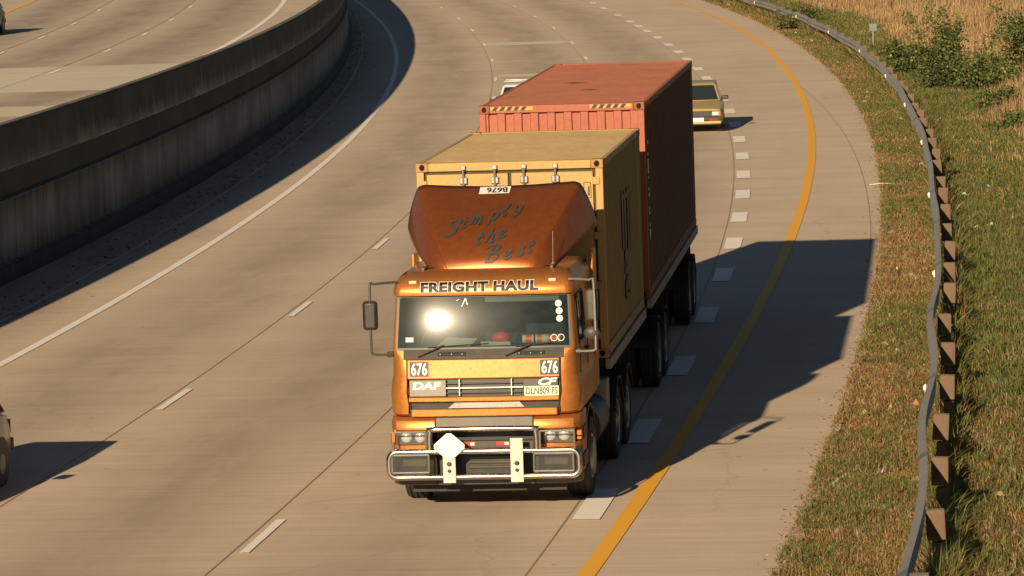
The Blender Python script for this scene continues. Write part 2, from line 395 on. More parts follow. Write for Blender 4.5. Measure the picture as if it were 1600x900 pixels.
def strip_mesh(name, cols, z, mat, ss, wear=None):
    """a sheet between offset functions; UV in metres; 'wear' attribute per vertex"""
    nu = len(cols); vs = []; uvs = []; wr = []
    for s in ss:
        for c in cols:
            o = c(s); vs.append(P(s, o, z)); uvs.append((o, s)); wr.append(wear(s, o) if wear else 0.)
    fs = [(j * nu + i, j * nu + i + 1, (j + 1) * nu + i + 1, (j + 1) * nu + i) for j in range(len(ss) - 1) for i in range(nu - 1)]
    me = bpy.data.meshes.new(name); me.from_pydata(vs, [], fs)
    uvl = me.uv_layers.new(name='UVMap')
    li = np.zeros(len(me.loops), int); me.loops.foreach_get('vertex_index', li)
    uvl.data.foreach_set('uv', np.array(uvs)[li].ravel())
    at = me.attributes.new('wear', 'FLOAT', 'POINT'); at.data.foreach_set('value', np.array(wr, dtype=float))
    me.materials.append(mat); o = bpy.data.objects.new(name, me); col.objects.link(o); return o

def frange(a, b, st): return [a + st * i for i in range(int((b - a) / st) + 1)]
def wearfn(lines):
    def f(s, o):
        ls = [l(s) for l in lines]
        for a, b in zip(ls[:-1], ls[1:]):
            lo, hi = min(a, b), max(a, b)
            if lo <= o <= hi:
                t = (o - lo) / (hi - lo); return max(0., math.sin(math.pi * t)) ** 1.5
        return 0.
    return f
def lerp_cols(a, b, n):
    return [(lambda s, k=k: a(s) + (b(s) - a(s)) * k / n) for k in range(n + 1)]
mw = wearfn([edg, lnA, lnB, wide])
cols_main = lerp_cols(lambda s: wlb(s) - .05, edg, 7)[:-1] + lerp_cols(edg, lnA, 8)[:-1] + lerp_cols(lnA, lnB, 8)[:-1] + lerp_cols(lnB, wide, 8)[:-1] + lerp_cols(wide, lambda s: 0., 6)[:-1]
prs = random.Random(3)
pj = {round(s, 2): prs.uniform(-.07, .07) for s in frange(S0, S1, 1.)}
cols_main += [lambda s: .9, lambda s: pav(s) + pj.get(round(s, 2), 0)]
struct(strip_mesh('highway', cols_main, 0., M['road'], frange(S0, S1, 1.), lambda s, o: mw(s, o) if o > edg(s) - .4 else 1.5 * min(1., (edg(s) - .4 - o) / 1.2)))
# upper carriageway behind the wall
ucols = lerp_cols(lambda s: uye(s) - 9, uye, 3)[:-1] + lerp_cols(uye, ud2, 8)[:-1] + lerp_cols(ud2, ud1, 8)[:-1] + lerp_cols(ud1, uedge, 8)[:-1] + [uedge, lambda s: wlb(s) - .42]
struct(strip_mesh('upper_carriageway', ucols, ZU, M['uroad'], frange(S0, S1, 2.), wearfn([uye, ud2, ud1, uedge])))
pat = [(-72.5, -57.5, lambda s: uye(s) - 5, lambda s: wlb(s) - .45, ZU), (-84, -79.5, lambda s: uye(s) - 5, lambda s: wlb(s) - .45, ZU), (26., 60., lambda s: uye(s) - 2, lambda s: uedge(s) - 1, ZU),
       (-.6, 2.6, lambda s: lnA(s) + .05, lambda s: lnB(s) - .1, 0), (-28.4, -26.2, lambda s: lnA(s) + .1, lambda s: lnB(s) - .1, 0)]
for a, b, fa, fb, z in pat:
    struct(strip_mesh('concrete_patch', lerp_cols(fa, fb, 6), z + .004, M['patch'], frange(a, b, (b - a) / 6), wearfn([uye, ud2, ud1, uedge]) if z else None))

def line_obj(name, f, width, z, mat, s0=S0, s1=S1, st=1.5):
    return struct(strip_mesh(name, [lambda s: f(s) - width / 2, lambda s: f(s) + width / 2], z, mat, frange(s0, s1, st)))
line_obj('yellow_shoulder_line', lambda s: .03 * math.sin(s / 15), .21, .009, M['myellow'])
line_obj('white_edge_line', edg, .17, .009, M['mwhite'])
line_obj('upper_edge_line', uedge, .2, ZU + .009, M['mwhite'])
line_obj('upper_yellow_line', uye, .2, ZU + .009, M['myellow'])
line_obj('lane_joint', lambda s: lnA(s) - .14, .018, .006, M['joint'])
line_obj('lane_joint', lambda s: lnB(s) - .16, .02, .006, M['joint'])
line_obj('lane_joint', lambda s: wide(s) - .24, .02, .006, M['joint'])
line_obj('shoulder_joint', jnt, .018, .006, M['joint'], -104, -36)
line_obj('gutter_joint', gut, .05, .006, M['patch'])
for f in (ud1, ud2): line_obj('upper_joint', lambda s, f=f: f(s) - .2, .03, ZU + .006, M['joint'])

def dashes(name, f, cs, L, wd, z, mat):
    mb = MB()
    for c in cs:
        for k in range(2):
            a = c - L / 2 + k * L / 2; b = a + L / 2
            mb.add([P(a, f(a) - wd / 2, z), P(a, f(a) + wd / 2, z), P(b, f(b) + wd / 2, z), P(b, f(b) - wd / 2, z)], [(0, 1, 2, 3)])
    return struct(mb.build(name, mat, smooth=False))
wc = [-152, -145.6, -139.2, -132.6, -126.1, -118.7, -111.5, -104.6, -98.2, -92, -85.8, -79.65, -73.2, -66.6, -60, -53.5, -46.8, -40, -33.5, -26.7, -18.9, -12.4, -5.3, 2.2, 9.55, 15.5, 21.6, 30.7, 41.6, 50.5, 60, 70, 80]
dashes('wide_lane_dashes', wide, wc, 2.45, .34, .012, M['mwhite'])
dashes('lane_dashes', lnA, [-160, -147.4, -134.6, -121.8, -109.15, -96.4, -83.5, -70.4, -56.8, -42.1, -29.5, -14.4, .8, 17.2, 33.4, 51.5, 68, 85], 2.45, .115, .012, M['mwhite'])
dashes('lane_dashes', lnB, [-160, -147.4, -134.8, -122, -109, -96, -83, -70, -57, -43, -29, -15.1, -.2, 16.9, 32.9, 49.2, 66], 2.45, .115, .012, M['mwhite'])
dashes('upper_lane_dashes', ud1, [-102, -88, -74.5, -60.6, -46.7, -33, -18.4, -2.8, 13, 29], 2.6, .14, ZU + .012, M['mwhite'])
dashes('upper_lane_dashes', ud2, [-102, -88, -74.5, -60.3, -46.3, -33.1, -19.2, -3.5, 12, 28], 2.6, .14, ZU + .012, M['mwhite'])

# ground sheets
gs = [-400., -300] + frange(S0, S1, 10.) + [300., 420., 600.]
struct(strip_mesh('ground', [lambda s: -16., lambda s: 2., lambda s: 8., lambda s: 30., lambda s: 900.], -.03, M['soil'], gs))
struct(strip_mesh('upper_ground', [lambda s: -700., lambda s: -120., lambda s: uye(s) - 8.], ZU - .03, M['soil'], gs))

# ------------------------------------------------------------------ retaining wall
wall = empty('retaining_wall', P(-60, wlb(-60), 0), 0, 'long black-stained concrete retaining wall with parapet between the two carriageways', 'wall')
bpy.context.view_layer.update()
def wall_strip(name, prof, wearv):
    ss = frange(S0, S1, 1.5); vs = []; uvs = []; wr = []
    org = Vector(P(-60, wlb(-60), 0)); n = len(prof); acc = [0.]
    for a, b in zip(prof[:-1], prof[1:]): acc.append(acc[-1] + math.dist(a, b))
    for s in ss:
        for k, (o, z) in enumerate(prof):
            vs.append(tuple(Vector(P(s, wlb(s) + o, z)) - org)); uvs.append((s, acc[k] + prof[0][1])); wr.append(wearv[k])
    fs = [(j * n + i, j * n + i + 1, (j + 1) * n + i + 1, (j + 1) * n + i) for j in range(len(ss) - 1) for i in range(n - 1)]
    me = bpy.data.meshes.new(name); me.from_pydata(vs, [], fs)
    uvl = me.uv_layers.new(name='UVMap'); li = np.zeros(len(me.loops), int); me.loops.foreach_get('vertex_index', li)
    uvl.data.foreach_set('uv', np.array(uvs)[li].ravel())
    at = me.attributes.new('wear', 'FLOAT', 'POINT'); at.data.foreach_set('value', np.array(wr, dtype=float))
    me.materials.append(M['wall']); o = bpy.data.objects.new(name, me); col.objects.link(o); o.parent = wall; return o
wall_strip('lower_wall', [(.16, -.05), (.16, .30), (0., .36), (0, .8), (0, 1.25), (0., 1.58)], [.3, .28, .12, -.12, -.05, .18])
wall_strip('ledge', [(0., 1.583), (-.10, 1.64), (-.14, 2.10), (-.05, 2.14), (-.05, 2.17)], [.32, .45, .42, .1, -.05])
wall_strip('parapet', [(-.052, 2.173), (-.07, 2.5), (-.09, 3.0), (-.12, 3.05), (-.30, 3.05), (-.33, 3.0), (-.42, ZU - .1)], [-.02, .25, .35, .1, .1, .1, .1])

# ------------------------------------------------------------------ guardrail
def wob(s): return .012 * math.sin(s * .55) + .02 * math.sin(s * .23 + 1) + (.05 * math.sin(s * .5 + 1.2) * min(1., (-110 - s) / 10) if s < -110 else 0)
ROFF = lambda s: rof(s) + wob(s) - .02
posts = frange(-173.2, 62, 3.92)[:61]
g0 = Vector(P(-100, ROFF(-100)))
gr = empty('guardrail', g0, 0, 'long wavy grey steel guardrail on timber posts along the grass verge', 'guardrail')
prof = [(.0, .44), (-.035, .47), (-.075, .50), (-.075, .54), (-.02, .58), (-.02, .62), (-.075, .66), (-.075, .70), (-.035, .73), (.0, .755), (.03, .76), (.03, .75), (.0, .74)]
ss = frange(-176, 66, .49)
mb = MB(); n = len(prof)
mb.add([tuple(Vector(P(s, ROFF(s) + o, z + .025 * math.sin(s * .41))) - g0) for s in ss for o, z in prof],
       [(j * n + i, j * n + i + 1, (j + 1) * n + i + 1, (j + 1) * n + i) for j in range(len(ss) - 1) for i in range(n - 1)])
mb.build('rail_beam', M['rail'], gr, recalc=False)
pm = None
for i, s in enumerate(posts):
    if pm is None:
        a = MB().box(.055, .185, -.065, .065, -.1, .395); a.box(.0, .205, -.08, .08, .42, .745); po = a.build('post', M['wood'], gr, bevel=.012)
        tp = MB().box(.006, .199, -.074, .074, .746, .750).build('post_top', M['woodtop'], po)
        pm = (po, tp)
    else:
        po = pm[0].copy(); col.objects.link(po); po.parent = gr
        tp = pm[1].copy(); col.objects.link(tp); tp.parent = po
    rr = random.Random(i)
    po.location = Vector(P(s, ROFF(s) + .07, rr.uniform(-.06, .03))) - g0
    po.rotation_euler = (rr.uniform(-.04, .04), rr.uniform(-.05, .07), s / RR + rr.uniform(-.12, .12))
for i, s in enumerate(posts[::2]):
    lp = MB()
    lp.add([tuple(Vector(P(s + q, ROFF(s + q) + o - .006, z + .025 * math.sin((s + q) * .41))) - g0) for q in (-.16, .16) for o, z in prof[1:11]], [(k, k + 1, k + 11, k + 10) for k in range(9)])
    lp.build('beam_overlap', M['galv'], gr, recalc=False)
for i, s in enumerate([-143, -126.8, -111.4, -94.9, -78.8, -63.1, -47.4, -29.8, -12.5, 5, 25]):
    if i == 0:
        rf = MB().box(-.012, .012, -.03, .03, -.07, .05).add([(-.03, -.035, -.03), (.0, -.035, -.03), (0, .035, -.03), (-.03, .035, -.03), (-.03, -.035, .03), (0, -.035, .03), (0, .035, .03), (-.03, .035, .03)], [(0, 3, 2, 1), (4, 5, 6, 7), (0, 1, 5, 4), (1, 2, 6, 5), (2, 3, 7, 6), (3, 0, 4, 7)]).build('reflector', M['white'], gr, bevel=.004); r0 = rf
    else:
        rf = r0.copy(); col.objects.link(rf); rf.parent = gr
    rf.location = Vector(P(s, ROFF(s) - .095, .64)) - g0; rf.rotation_euler = (0, 0, s / RR)

# marker sign
sg = empty('marker_sign', P(-14.6, 4.15), .1, 'small square grey marker board seen on a thin post in the tall grass', 'sign')
mb = MB().tube([(0, 0, -.1), (0, 0, 1.0)], .025, 8); mb.build('post', M['galv'], sg)
MB().box(-.15, .15, -.035, -.027, .70, 1.0).build('sign_panel', M['signgrey'], sg, bevel=.004)
st = MB().tube([(-.25, -.05, .02), (0, 0, .035), (.16, .02, .03), (.36, .07, .02)], [.014, .018, .016, .008], 7).build('stick', M['cream'])
st.location = P(-84.0, 1.75); tag(st, 'pale broken stick lying on the road shoulder by the dry verge', 'stick')

# ------------------------------------------------------------------ vegetation
def blades(name, pts, h, wd, colr, lean=.35, mat='grass'):
    """pts (n,3), h (n), wd (n), colr (n,3): bent two-segment blades"""
    n = len(pts); ang = rng.uniform(0, 2 * np.pi, n); la = rng.uniform(0, 2 * np.pi, n); ln = np.abs(rng.normal(0, lean, n)) * h
    d = np.c_[np.cos(ang), np.sin(ang), np.zeros(n)] * (wd / 2)[:, None]
    L = np.c_[np.cos(la) * ln, np.sin(la) * ln, np.zeros(n)]
    up = np.c_[np.zeros(n), np.zeros(n), h]
    v = np.stack([pts - d, pts + d, pts + L * .35 + up * .6 + d * .7, pts + L * .35 + up * .6 - d * .7, pts + L + up * .95], 1)
    me = bpy.data.meshes.new(name); me.vertices.add(n * 5); me.vertices.foreach_set('co', v.ravel())
    base = np.arange(n)[:, None] * 5
    li = np.c_[base + 0, base + 1, base + 2, base + 3, base + 3, base + 2, base + 4].ravel()
    me.loops.add(n * 7); me.loops.foreach_set('vertex_index', li.astype(np.int32))
    me.polygons.add(n * 2)
    ls = np.c_[np.arange(n) * 7, np.arange(n) * 7 + 4].ravel(); me.polygons.foreach_set('loop_start', ls.astype(np.int32))
    me.update(calc_edges=True)
    at = me.attributes.new('Col', 'FLOAT_COLOR', 'POINT')
    shade = np.array([.72, .72, .92, .92, 1.05])[None, :, None]  # roots darker than tips, root shade put into the blade colour
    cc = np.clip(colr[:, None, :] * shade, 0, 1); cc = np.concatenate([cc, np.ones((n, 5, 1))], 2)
    at.data.foreach_set('color', cc.ravel().astype(np.float32))
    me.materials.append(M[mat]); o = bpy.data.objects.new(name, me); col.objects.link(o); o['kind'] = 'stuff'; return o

def vnoise(x, y, sc, seed=0):
    g = np.random.default_rng(seed).random((64, 64)); x = x / sc; y = y / sc
    i = np.floor(x).astype(int); j = np.floor(y).astype(int); fx = x - i; fy = y - j
    fx = fx * fx * (3 - 2 * fx); fy = fy * fy * (3 - 2 * fy)
    G = lambda a, b: g[a % 64, b % 64]
    return (G(i, j) * (1 - fx) + G(i + 1, j) * fx) * (1 - fy) + (G(i, j + 1) * (1 - fx) + G(i + 1, j + 1) * fx) * fy

def SP(s, o, z=0.):
    t = s / RR; r = RR + o; return np.c_[CX + r * np.cos(t), CY + r * np.sin(t), np.full(len(s), z)]
ftab = {}
def fv(f, s):      # vectorised lookup
    if f not in ftab: xs = np.arange(-270, 240, 1.); ftab[f] = (xs, np.array([f(x) for x in xs]))
    return np.interp(s, *ftab[f])
def palette(n, choices, wts):
    c = np.array(choices)[rng.choice(len(choices), n, p=np.array(wts) / sum(wts))]
    c = c * .86 + c.mean(1, keepdims=True) * .12
    return c * rng.uniform(.76, 1.24, (n, 1)) * rng.uniform(.93, 1.07, (n, 3))
DRY = [(.42, .27, .10), (.30, .15, .045), (.46, .34, .15), (.20, .10, .035)]
GRN = [(.12, .155, .024), (.17, .185, .035), (.08, .125, .018), (.25, .22, .05)]
# verge between road and rail
def band(name, ntot, s0, s1, o0, o1, greenf, hmul, label=None, near_w=.011):
    u = rng.random(ntot)
    k = 2.2                                     # denser toward the near end
    s = s0 + (s1 - s0) * u ** k
    lo, hi = fv(o0, s), fv(o1, s)
    o = lo + (hi - lo) * rng.random(ntot)
    keep = np.ones(ntot, bool)
    g = greenf(s, o); isg = rng.random(ntot) < g
    c = np.where(isg[:, None], palette(ntot, GRN, [4, 3, 3, 2]), palette(ntot, DRY, [4, 4, 2, 3]))
    h = hmul * (.04 + .10 * rng.random(ntot) ** 1.5) * (.5 + 1.0 * vnoise(s, o, .7, 5)) * (1 + .4 * isg)
    dist = np.maximum(s + 185, 30)
    wd = near_w * (dist / 45) ** .8 * rng.uniform(.7, 1.4, ntot)
    h = h * (1 + dist / 400)
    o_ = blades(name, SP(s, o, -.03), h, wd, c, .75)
    return o_
vlo = lambda s: pav(s) - .14
vhi = lambda s: ROFF(s) + .25
gv = lambda s, o: np.clip(.24 + .7 * (vnoise(s, o * 2, 4.5, 1) - .5) + .12 * (o - fv(pav, s) - .5) + .6 * (vnoise(s, o, .8, 2) - .5), .04, .8)
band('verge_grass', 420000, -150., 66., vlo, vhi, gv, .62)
gb = lambda s, o: np.clip(.82 + .8 * (vnoise(s, o * 1.5, 7., 3) - .5) + .7 * (vnoise(s, o, .9, 4) - .5), .05, .95)
bound = lambda s: 5.1 + .45 * math.sin(s * .13) + (max(0, -s - 78) * .07 if s < -78 else 0)
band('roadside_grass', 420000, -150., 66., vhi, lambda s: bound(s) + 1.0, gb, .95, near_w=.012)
band('guardrail_grass', 42000, -150., 66., lambda s: ROFF(s) + .02, lambda s: ROFF(s) + .42, lambda s, o: .45 + 0 * s, 2.6, near_w=.013)
# straw blades lying at the pavement edge
n = 9000; s = rng.uniform(-148, 40, n); o = fv(pav, s) + rng.normal(-.02, .10, n)
blades('edge_straw', SP(s, o, 0.002), rng.uniform(.01, .05, n), rng.uniform(.01, .03, n) , palette(n, DRY, [4, 3, 2, 3]), 3.)
# tall dry field
n = 520000; s = -100 + 330 * rng.random(n) ** 1.5; o = fv(bound, s) + 32 * rng.random(n) ** 1.3 - .35 + rng.normal(0, .35, n)
f = vnoise(s, o, 5., 8); f2 = vnoise(s, o, 1.6, 9)
c = palette(n, [(.42, .27, .115), (.34, .20, .08), (.47, .33, .16), (.25, .14, .055)], [4, 3, 3, 1.2])
c = c * (.75 + .5 * f)[:, None]
gm = (rng.random(n) < np.clip((f2 - .5) * .8 - (o - fv(bound, s) - .6) * .25, 0, .6))
c[gm] = palette(gm.sum(), GRN, [4, 3, 3, 2])
edge = np.clip((o - fv(bound, s)) / 2.2, .22, 1.)
blades('tall_dry_grass', SP(s, o, -.05), (.35 + .75 * rng.random(n)) * (.7 + .6 * f2) * edge, .027 * rng.uniform(.6, 1.4, n) * (1 + np.maximum(s + 60, 0) / 160), c, .22)

def bush(loc, h, wd, nleaf, label, seed, cat='bush', spiky=0.):
    rg = np.random.default_rng(seed); b = empty('bush', loc, 0, label, cat, 'wild bushes at the edge of the dry field')
    stems = MB(); tips = []
    ns = int(7 + wd * 4)
    for k in range(ns):
        x, y = rg.normal(0, wd * .20), rg.normal(0, wd * .20); hh = h * rg.uniform(.45, 1.) * (1 - .35 * min(1, math.hypot(x, y) / wd * 2))
        lx, ly = rg.normal(0, .16) * hh + x * .8, rg.normal(0, .16) * hh + y * .8
        p = [(x * .4, y * .4, -.05), (x * .7 + lx * .3, y * .7 + ly * .3, hh * .45), (x + lx, y + ly, hh)]
        stems.tube(p, [.022, .014, .005], 5, 4); tips.append(p)
    stems.build('stem', M['bark'], b)
    V = []; Fc = []; C = []
    for k in range(nleaf):
        p = tips[rg.integers(ns)]; t = rg.random() ** .8
        a, m_, e = map(np.array, p); q = (1 - t) ** 2 * a + 2 * t * (1 - t) * m_ + t * t * e
        spread = wd * .24 * (1 - .72 * t)
        q = q + rg.normal(0, spread, 3) * np.array([1, 1, .55]); q[2] = max(q[2], .03)
        L = rg.uniform(.05, .12); wv = L * .42
        d = rg.normal(0, 1, 3); d[2] = abs(d[2]) * .6; d /= np.linalg.norm(d); e2 = np.cross(d, rg.normal(0, 1, 3)); e2 /= np.linalg.norm(e2)
        i = len(V); V += [q, q + d * L * .5 + e2 * wv, q + d * L, q + d * L * .5 - e2 * wv]; Fc.append((i, i + 1, i + 2, i + 3))
        base = np.array([(.06, .095, .022), (.09, .12, .03), (.14, .15, .04), (.04, .07, .018), (.28, .21, .08)][rg.choice(5, p=[.35, .28, .17, .14, .06])])
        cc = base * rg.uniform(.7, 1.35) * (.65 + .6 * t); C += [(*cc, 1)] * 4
    me = bpy.data.meshes.new('foliage'); me.from_pydata([tuple(v) for v in V], [], Fc)
    at = me.attributes.new('Col', 'FLOAT_COLOR', 'POINT'); at.data.foreach_set('color', np.array(C, dtype=np.float32).ravel())
    me.materials.append(M['leaf']); o = bpy.data.objects.new('foliage', me); col.objects.link(o); o.parent = b; return b
bush((14.5, 137.5, 0), 3.5, 1.7, 6000, 'tall spiky green bush standing left of the other large bush', 1)
bush((17.3, 139., 0), 3.2, 2.4, 7000, 'widest leafy green bush at the right edge of the dry field', 2)
bush((15.9, 135.2, 0), 1.5, 2.2, 5200, 'low dark green bush filling the gap between the two tall bushes', 3)
bush((14.6, 155., 0), 1.0, 1.5, 2600, 'low bush beside the grey marker board', 4)
bush((14.0, 148., 0), .8, 1.4, 2000, 'small rounded bush between the marker board and the tall bushes', 5)
bush((13.9, 196., 0), 1.1, 1.6, 2200, 'dark bush leaning against the far end of the guardrail', 6)
bush((12.9, 188., 0), .8, .9, 1100, 'small dark bush growing in front of the guardrail', 7)
bush((14.9, 126., 0), .9, 1.2, 1600, 'brownish scrubby bush in front of the wide bush', 8)
bush((14.2, 116., 0), .6, 1.1, 1300, 'lowest scrubby bush by the right edge of the green grass', 9)

def debris(name, n, sf, of, szf, cols_):
    V = []; Fc = []; C = []
    for k in range(n):
        s = sf(); x, y, _ = P(s, of(s)); a = random.uniform(0, 6.3); L, W_, Hh = szf()
        c_, s_ = math.cos(a), math.sin(a); i = len(V)
        for px, py, pz in ((-L, -W_, 0), (L, -W_ * .6, 0), (L * .7, W_, 0), (-L * .8, W_ * .7, 0), (random.uniform(-.3, .3) * L, 0, Hh)): V.append((x + px * c_ - py * s_, y + px * s_ + py * c_, .001 + pz))
        Fc += [(i, i + 1, i + 4), (i + 1, i + 2, i + 4), (i + 2, i + 3, i + 4), (i + 3, i, i + 4)]
        c = random.choice(cols_); C += [(*[q * random.uniform(.8, 1.2) for q in c], 1)] * 5
    me = bpy.data.meshes.new(name); me.from_pydata(V, [], Fc); at = me.attributes.new('Col', 'FLOAT_COLOR', 'POINT'); at.data.foreach_set('color', np.array(C, dtype=np.float32).ravel())
    me.materials.append(M['leaf']); o = bpy.data.objects.new(name, me); col.objects.link(o); o['kind'] = 'stuff'
DC = [(.3, .22, .14), (.16, .11, .07), (.42, .34, .24), (.10, .08, .06)]
debris('shoulder_debris', 1500, lambda: random.uniform(-150, 40), lambda s: pav(s) - abs(random.gauss(0, .22)), lambda: (random.uniform(.008, .04), random.uniform(.006, .02), random.uniform(.004, .018)), DC)
debris('gutter_debris', 1800, lambda: random.uniform(-120, 60), lambda s: gut(s) + random.gauss(-.25, .35), lambda: (random.uniform(.01, .07), random.uniform(.01, .03), random.uniform(.006, .03)), DC)
debris('verge_litter', 500, lambda: random.uniform(-150, 40), lambda s: random.uniform(pav(s) + .1, pav(s) + 4.5), lambda: (random.uniform(.01, .16), random.uniform(.005, .012), random.uniform(.05, .09)), [(.6, .5, .33), (.45, .35, .2), (.7, .66, .58)])
# ------------------------------------------------------------------ wheels
def make_wheel(parent, x, y, z, r=.5, wdt=.30, side=1, dual=False, scale_rim=1.):
    """side=+1: outer face toward +x"""
    wname = MB()
    w2 = wdt / 2; ri = r * .56
    prof_t = [(-w2 * .8, ri), (-w2, ri + .05), (-w2 * 1.04, r * .80), (-w2 * .93, r * .955), (-w2 * .72, r * .993)]
    for g in (-.5, 0, .5):
        prof_t += [(w2 * (g - .06), r), (w2 * (g - .05), r * .975), (w2 * (g + .05), r * .975), (w2 * (g + .06), r)]
    prof_t += [(w2 * .72, r * .993), (w2 * .93, r * .955), (w2 * 1.04, r * .80), (w2, ri + .05), (w2 * .8, ri)]
    wh = empty('wheel', (x, y, z)); wh.parent = parent
    t = MB().lathe_x(prof_t, 0, 0, 0)
    if dual: t.lathe_x(prof_t, -side * (wdt + .06), 0, 0)
    t.build('tyre', M['rubber'], wh, angle=30)
    s = side; dish = .5 if dual else -.15
    pr = [(s * w2 * .85, ri + .012), (s * w2 * .95, ri), (s * w2 * .85, ri - .03), (s * (w2 * .85 - wdt * dish * .9), ri * .82), (s * (w2 * .85 - wdt * dish), ri * .55), (s * (w2 * .9 - wdt * dish), ri * .42), (s * (w2 * 1.0 - wdt * dish * .6), ri * .36), (s * (w2 * 1.0 - wdt * dish * .5), .001)]
    rm = MB().lathe_x(pr, 0, 0, 0)
    rm.build('rim', M['rim'], wh, angle=25)
    return wh

# ------------------------------------------------------------------ TRACTOR
AT = R(-7.0); cT, sT = math.cos(AT), math.sin(AT)
OT = (-.43 + .04 * cT, 50.41 + .04 * sT, 0)
T = empty('truck_tractor', OT, AT, 'orange cab-over truck tractor with brown roof deflector and chrome bull bar, heading toward the viewer', 'truck')

def ybase(z):
    ks = [(1.0, .02), (1.20, .0), (1.45, .0), (1.67, .02), (1.91, .055), (2.02, .12)]
    if z >= 2.02:
        zz = min(z, 3.2); return .12 + .2235 * (zz - 2.02) + ((zz - 2.35) ** 2 - .33 ** 2) / 16
    for (a, b), (c, d) in zip(ks[:-1], ks[1:]):
        if z <= c: return b + (d - b) * (z - a) / (c - a)
    return 0
def YF(x, z): return ybase(z) + .02 * x * x + .0132 * x ** 4
def patch(x0, x1, z0, z1, off, nx=10, nz=4, th=.0, yf=YF, x0t=None, x1t=None):
    """slab following the cab front; off = metres proud of it. x0t/x1t: the same edges at z1"""
    x0t = x0 if x0t is None else x0t; x1t = x1 if x1t is None else x1t
    mb = MB(); f = lambda d: (lambda u, v: ((x0 + (x0t - x0) * v) + u * ((x1 + (x1t - x1) * v) - (x0 + (x0t - x0) * v)), yf((x0 + (x0t - x0) * v) + u * ((x1 + (x1t - x1) * v) - (x0 + (x0t - x0) * v)), z0 + v * (z1 - z0)) - d, z0 + v * (z1 - z0)))
    us = [i / nx for i in range(nx + 1)]; vs = [i / nz for i in range(nz + 1)]
    mb.grid(f(off), us, vs)
    if th:
        mb.grid(f(off - th), us, vs)
        for u in (0., 1.): mb.add([f(off)(u, v) for v in vs] + [f(off - th)(u, v) for v in vs], [(i, i + 1, i + 2 + nz, i + 1 + nz) for i in range(nz)])
        for v in (0., 1.): mb.add([f(off)(u, v) for u in us] + [f(off - th)(u, v) for u in us], [(i, i + 1, i + 2 + nx, i + 1 + nx) for i in range(nx)])
    return mb

# cab shell as a loft of horizontal outlines
def outline(z):
    tab = [  # z, xf, hw, corner depth, y add
        (1.21, .95, 1.15, .26, .06), (1.24, .94, 1.17, .26, .02), (1.45, .93, 1.18, .25, .012), (1.62, .93, 1.165, .25, .012), (1.66, .94, 1.15, .22, .02), (1.70, .95, 1.14, .20, .012),
        (1.91, .97, 1.135, .20, .01), (2.02, 1.075, 1.13, .10, .0), (2.10, 1.078, 1.125, .09, 0), (2.60, 1.055, 1.09, .08, 0), (2.665, 1.05, 1.085, .08, 0),
        (2.67, 1.01, 1.12, .20, -.075), (2.72, 1.01, 1.125, .22, -.085), (2.80, .99, 1.11, .24, -.05), (2.86, .95, 1.08, .26, .02), (2.90, .90, 1.04, .26, .12), (2.93, .84, 1.0, .26, .32)]
    for a, b in zip(tab[:-1], tab[1:]):
        if z <= b[0] + 1e-9:
            t = (z - a[0]) / (b[0] - a[0]); q = [a[i] + (b[i] - a[i]) * t for i in range(5)]; break
    _, xf, hw, cd, ya = q
    y0 = lambda x: YF(x, min(z, 2.67)) + ya
    pts = []
    n = 8
    for i in range(n + 1):
        x = -xf + 2 * xf * i / n; pts.append((x, y0(x)))
    yc = y0(xf)
    for k in range(1, 5):
        a = math.pi / 2 * k / 5; pts.append((xf + (hw - xf) * math.sin(a), yc + cd * (1 - math.cos(a))))
    side = [yc + cd, .56, .72, 1.00, 1.30, 1.42, 1.75, 2.16]
    for y in side: pts.append((hw, y))
    pts.append((hw - .06, 2.24))
    mir = [(-x, y) for x, y in reversed(pts[n + 1:])]
    return pts + mir
zs = [1.21, 1.24, 1.34, 1.45, 1.55, 1.62, 1.66, 1.70, 1.80, 1.91, 2.02, 2.10, 2.35, 2.60, 2.665, 2.67, 2.72, 2.76, 2.80, 2.86, 2.90, 2.93]
rings = [outline(z) for z in zs]; n = len(rings[0])
shell = MB(); vs = [(x, y, z) for rg, z in zip(rings, zs) for x, y in rg]
fs = []
NW = 8
iside = NW + 1 + 4           # first side index on +x
for j in range(len(zs) - 1):
    for i in range(n):
        i2 = (i + 1) % n
        if i < NW and zs[j] >= 2.02 - 1e-6 and zs[j + 1] <= 2.665 + 1e-6: continue          # windscreen opening
        if i < NW and zs[j] >= 1.24 - 1e-6 and zs[j + 1] <= 1.66 + 1e-6: continue      # grille opening
        def isdoorwin(i): return iside + 1 <= i <= iside + 3 and 2.02 - 1e-6 <= zs[j] and zs[j + 1] <= 2.60 + 1e-6
        im = n - 1 - (i - (NW + 1)) - 1 + 0
        if isdoorwin(i): continue
        a = vs[j * n + i]; b = vs[j * n + i2]
        if a[0] < -1. and b[0] < -1. and .55 < min(a[1], b[1]) and max(a[1], b[1]) < 1.31 and 2.02 - 1e-6 <= zs[j] and zs[j + 1] <= 2.60 + 1e-6: continue
        fs.append((j * n + i, j * n + i2, (j + 1) * n + i2, (j + 1) * n + i))
shell.add(vs, fs); top = len(zs) - 1
shell.add([vs[top * n + i] for i in range(n)], [tuple(range(n))])
shell.add([vs[i] for i in range(n)], [tuple(range(n))])
body = shell.build('cab_body', M['orange'], T, angle=40)
# dusty roof skin
MB().grid(lambda u, v: (u * .82, .95 + v * 1.25 + .02 * u * u, 2.938 + .03 * math.sin(math.pi * min(1, v * .6 + .2)) - .012 * u * u), [i / 4 - 1 for i in range(9)], [i / 6 for i in range(7)]).build('roof_panel', M['dustgrey'], T)
for sx in (-1, 1): MB().box(sx * .80 - .02, sx * .80 + .02, .75, 2.2, 2.925, 2.965).build('roof_rib', M['dustgrey'], T, bevel=.01)
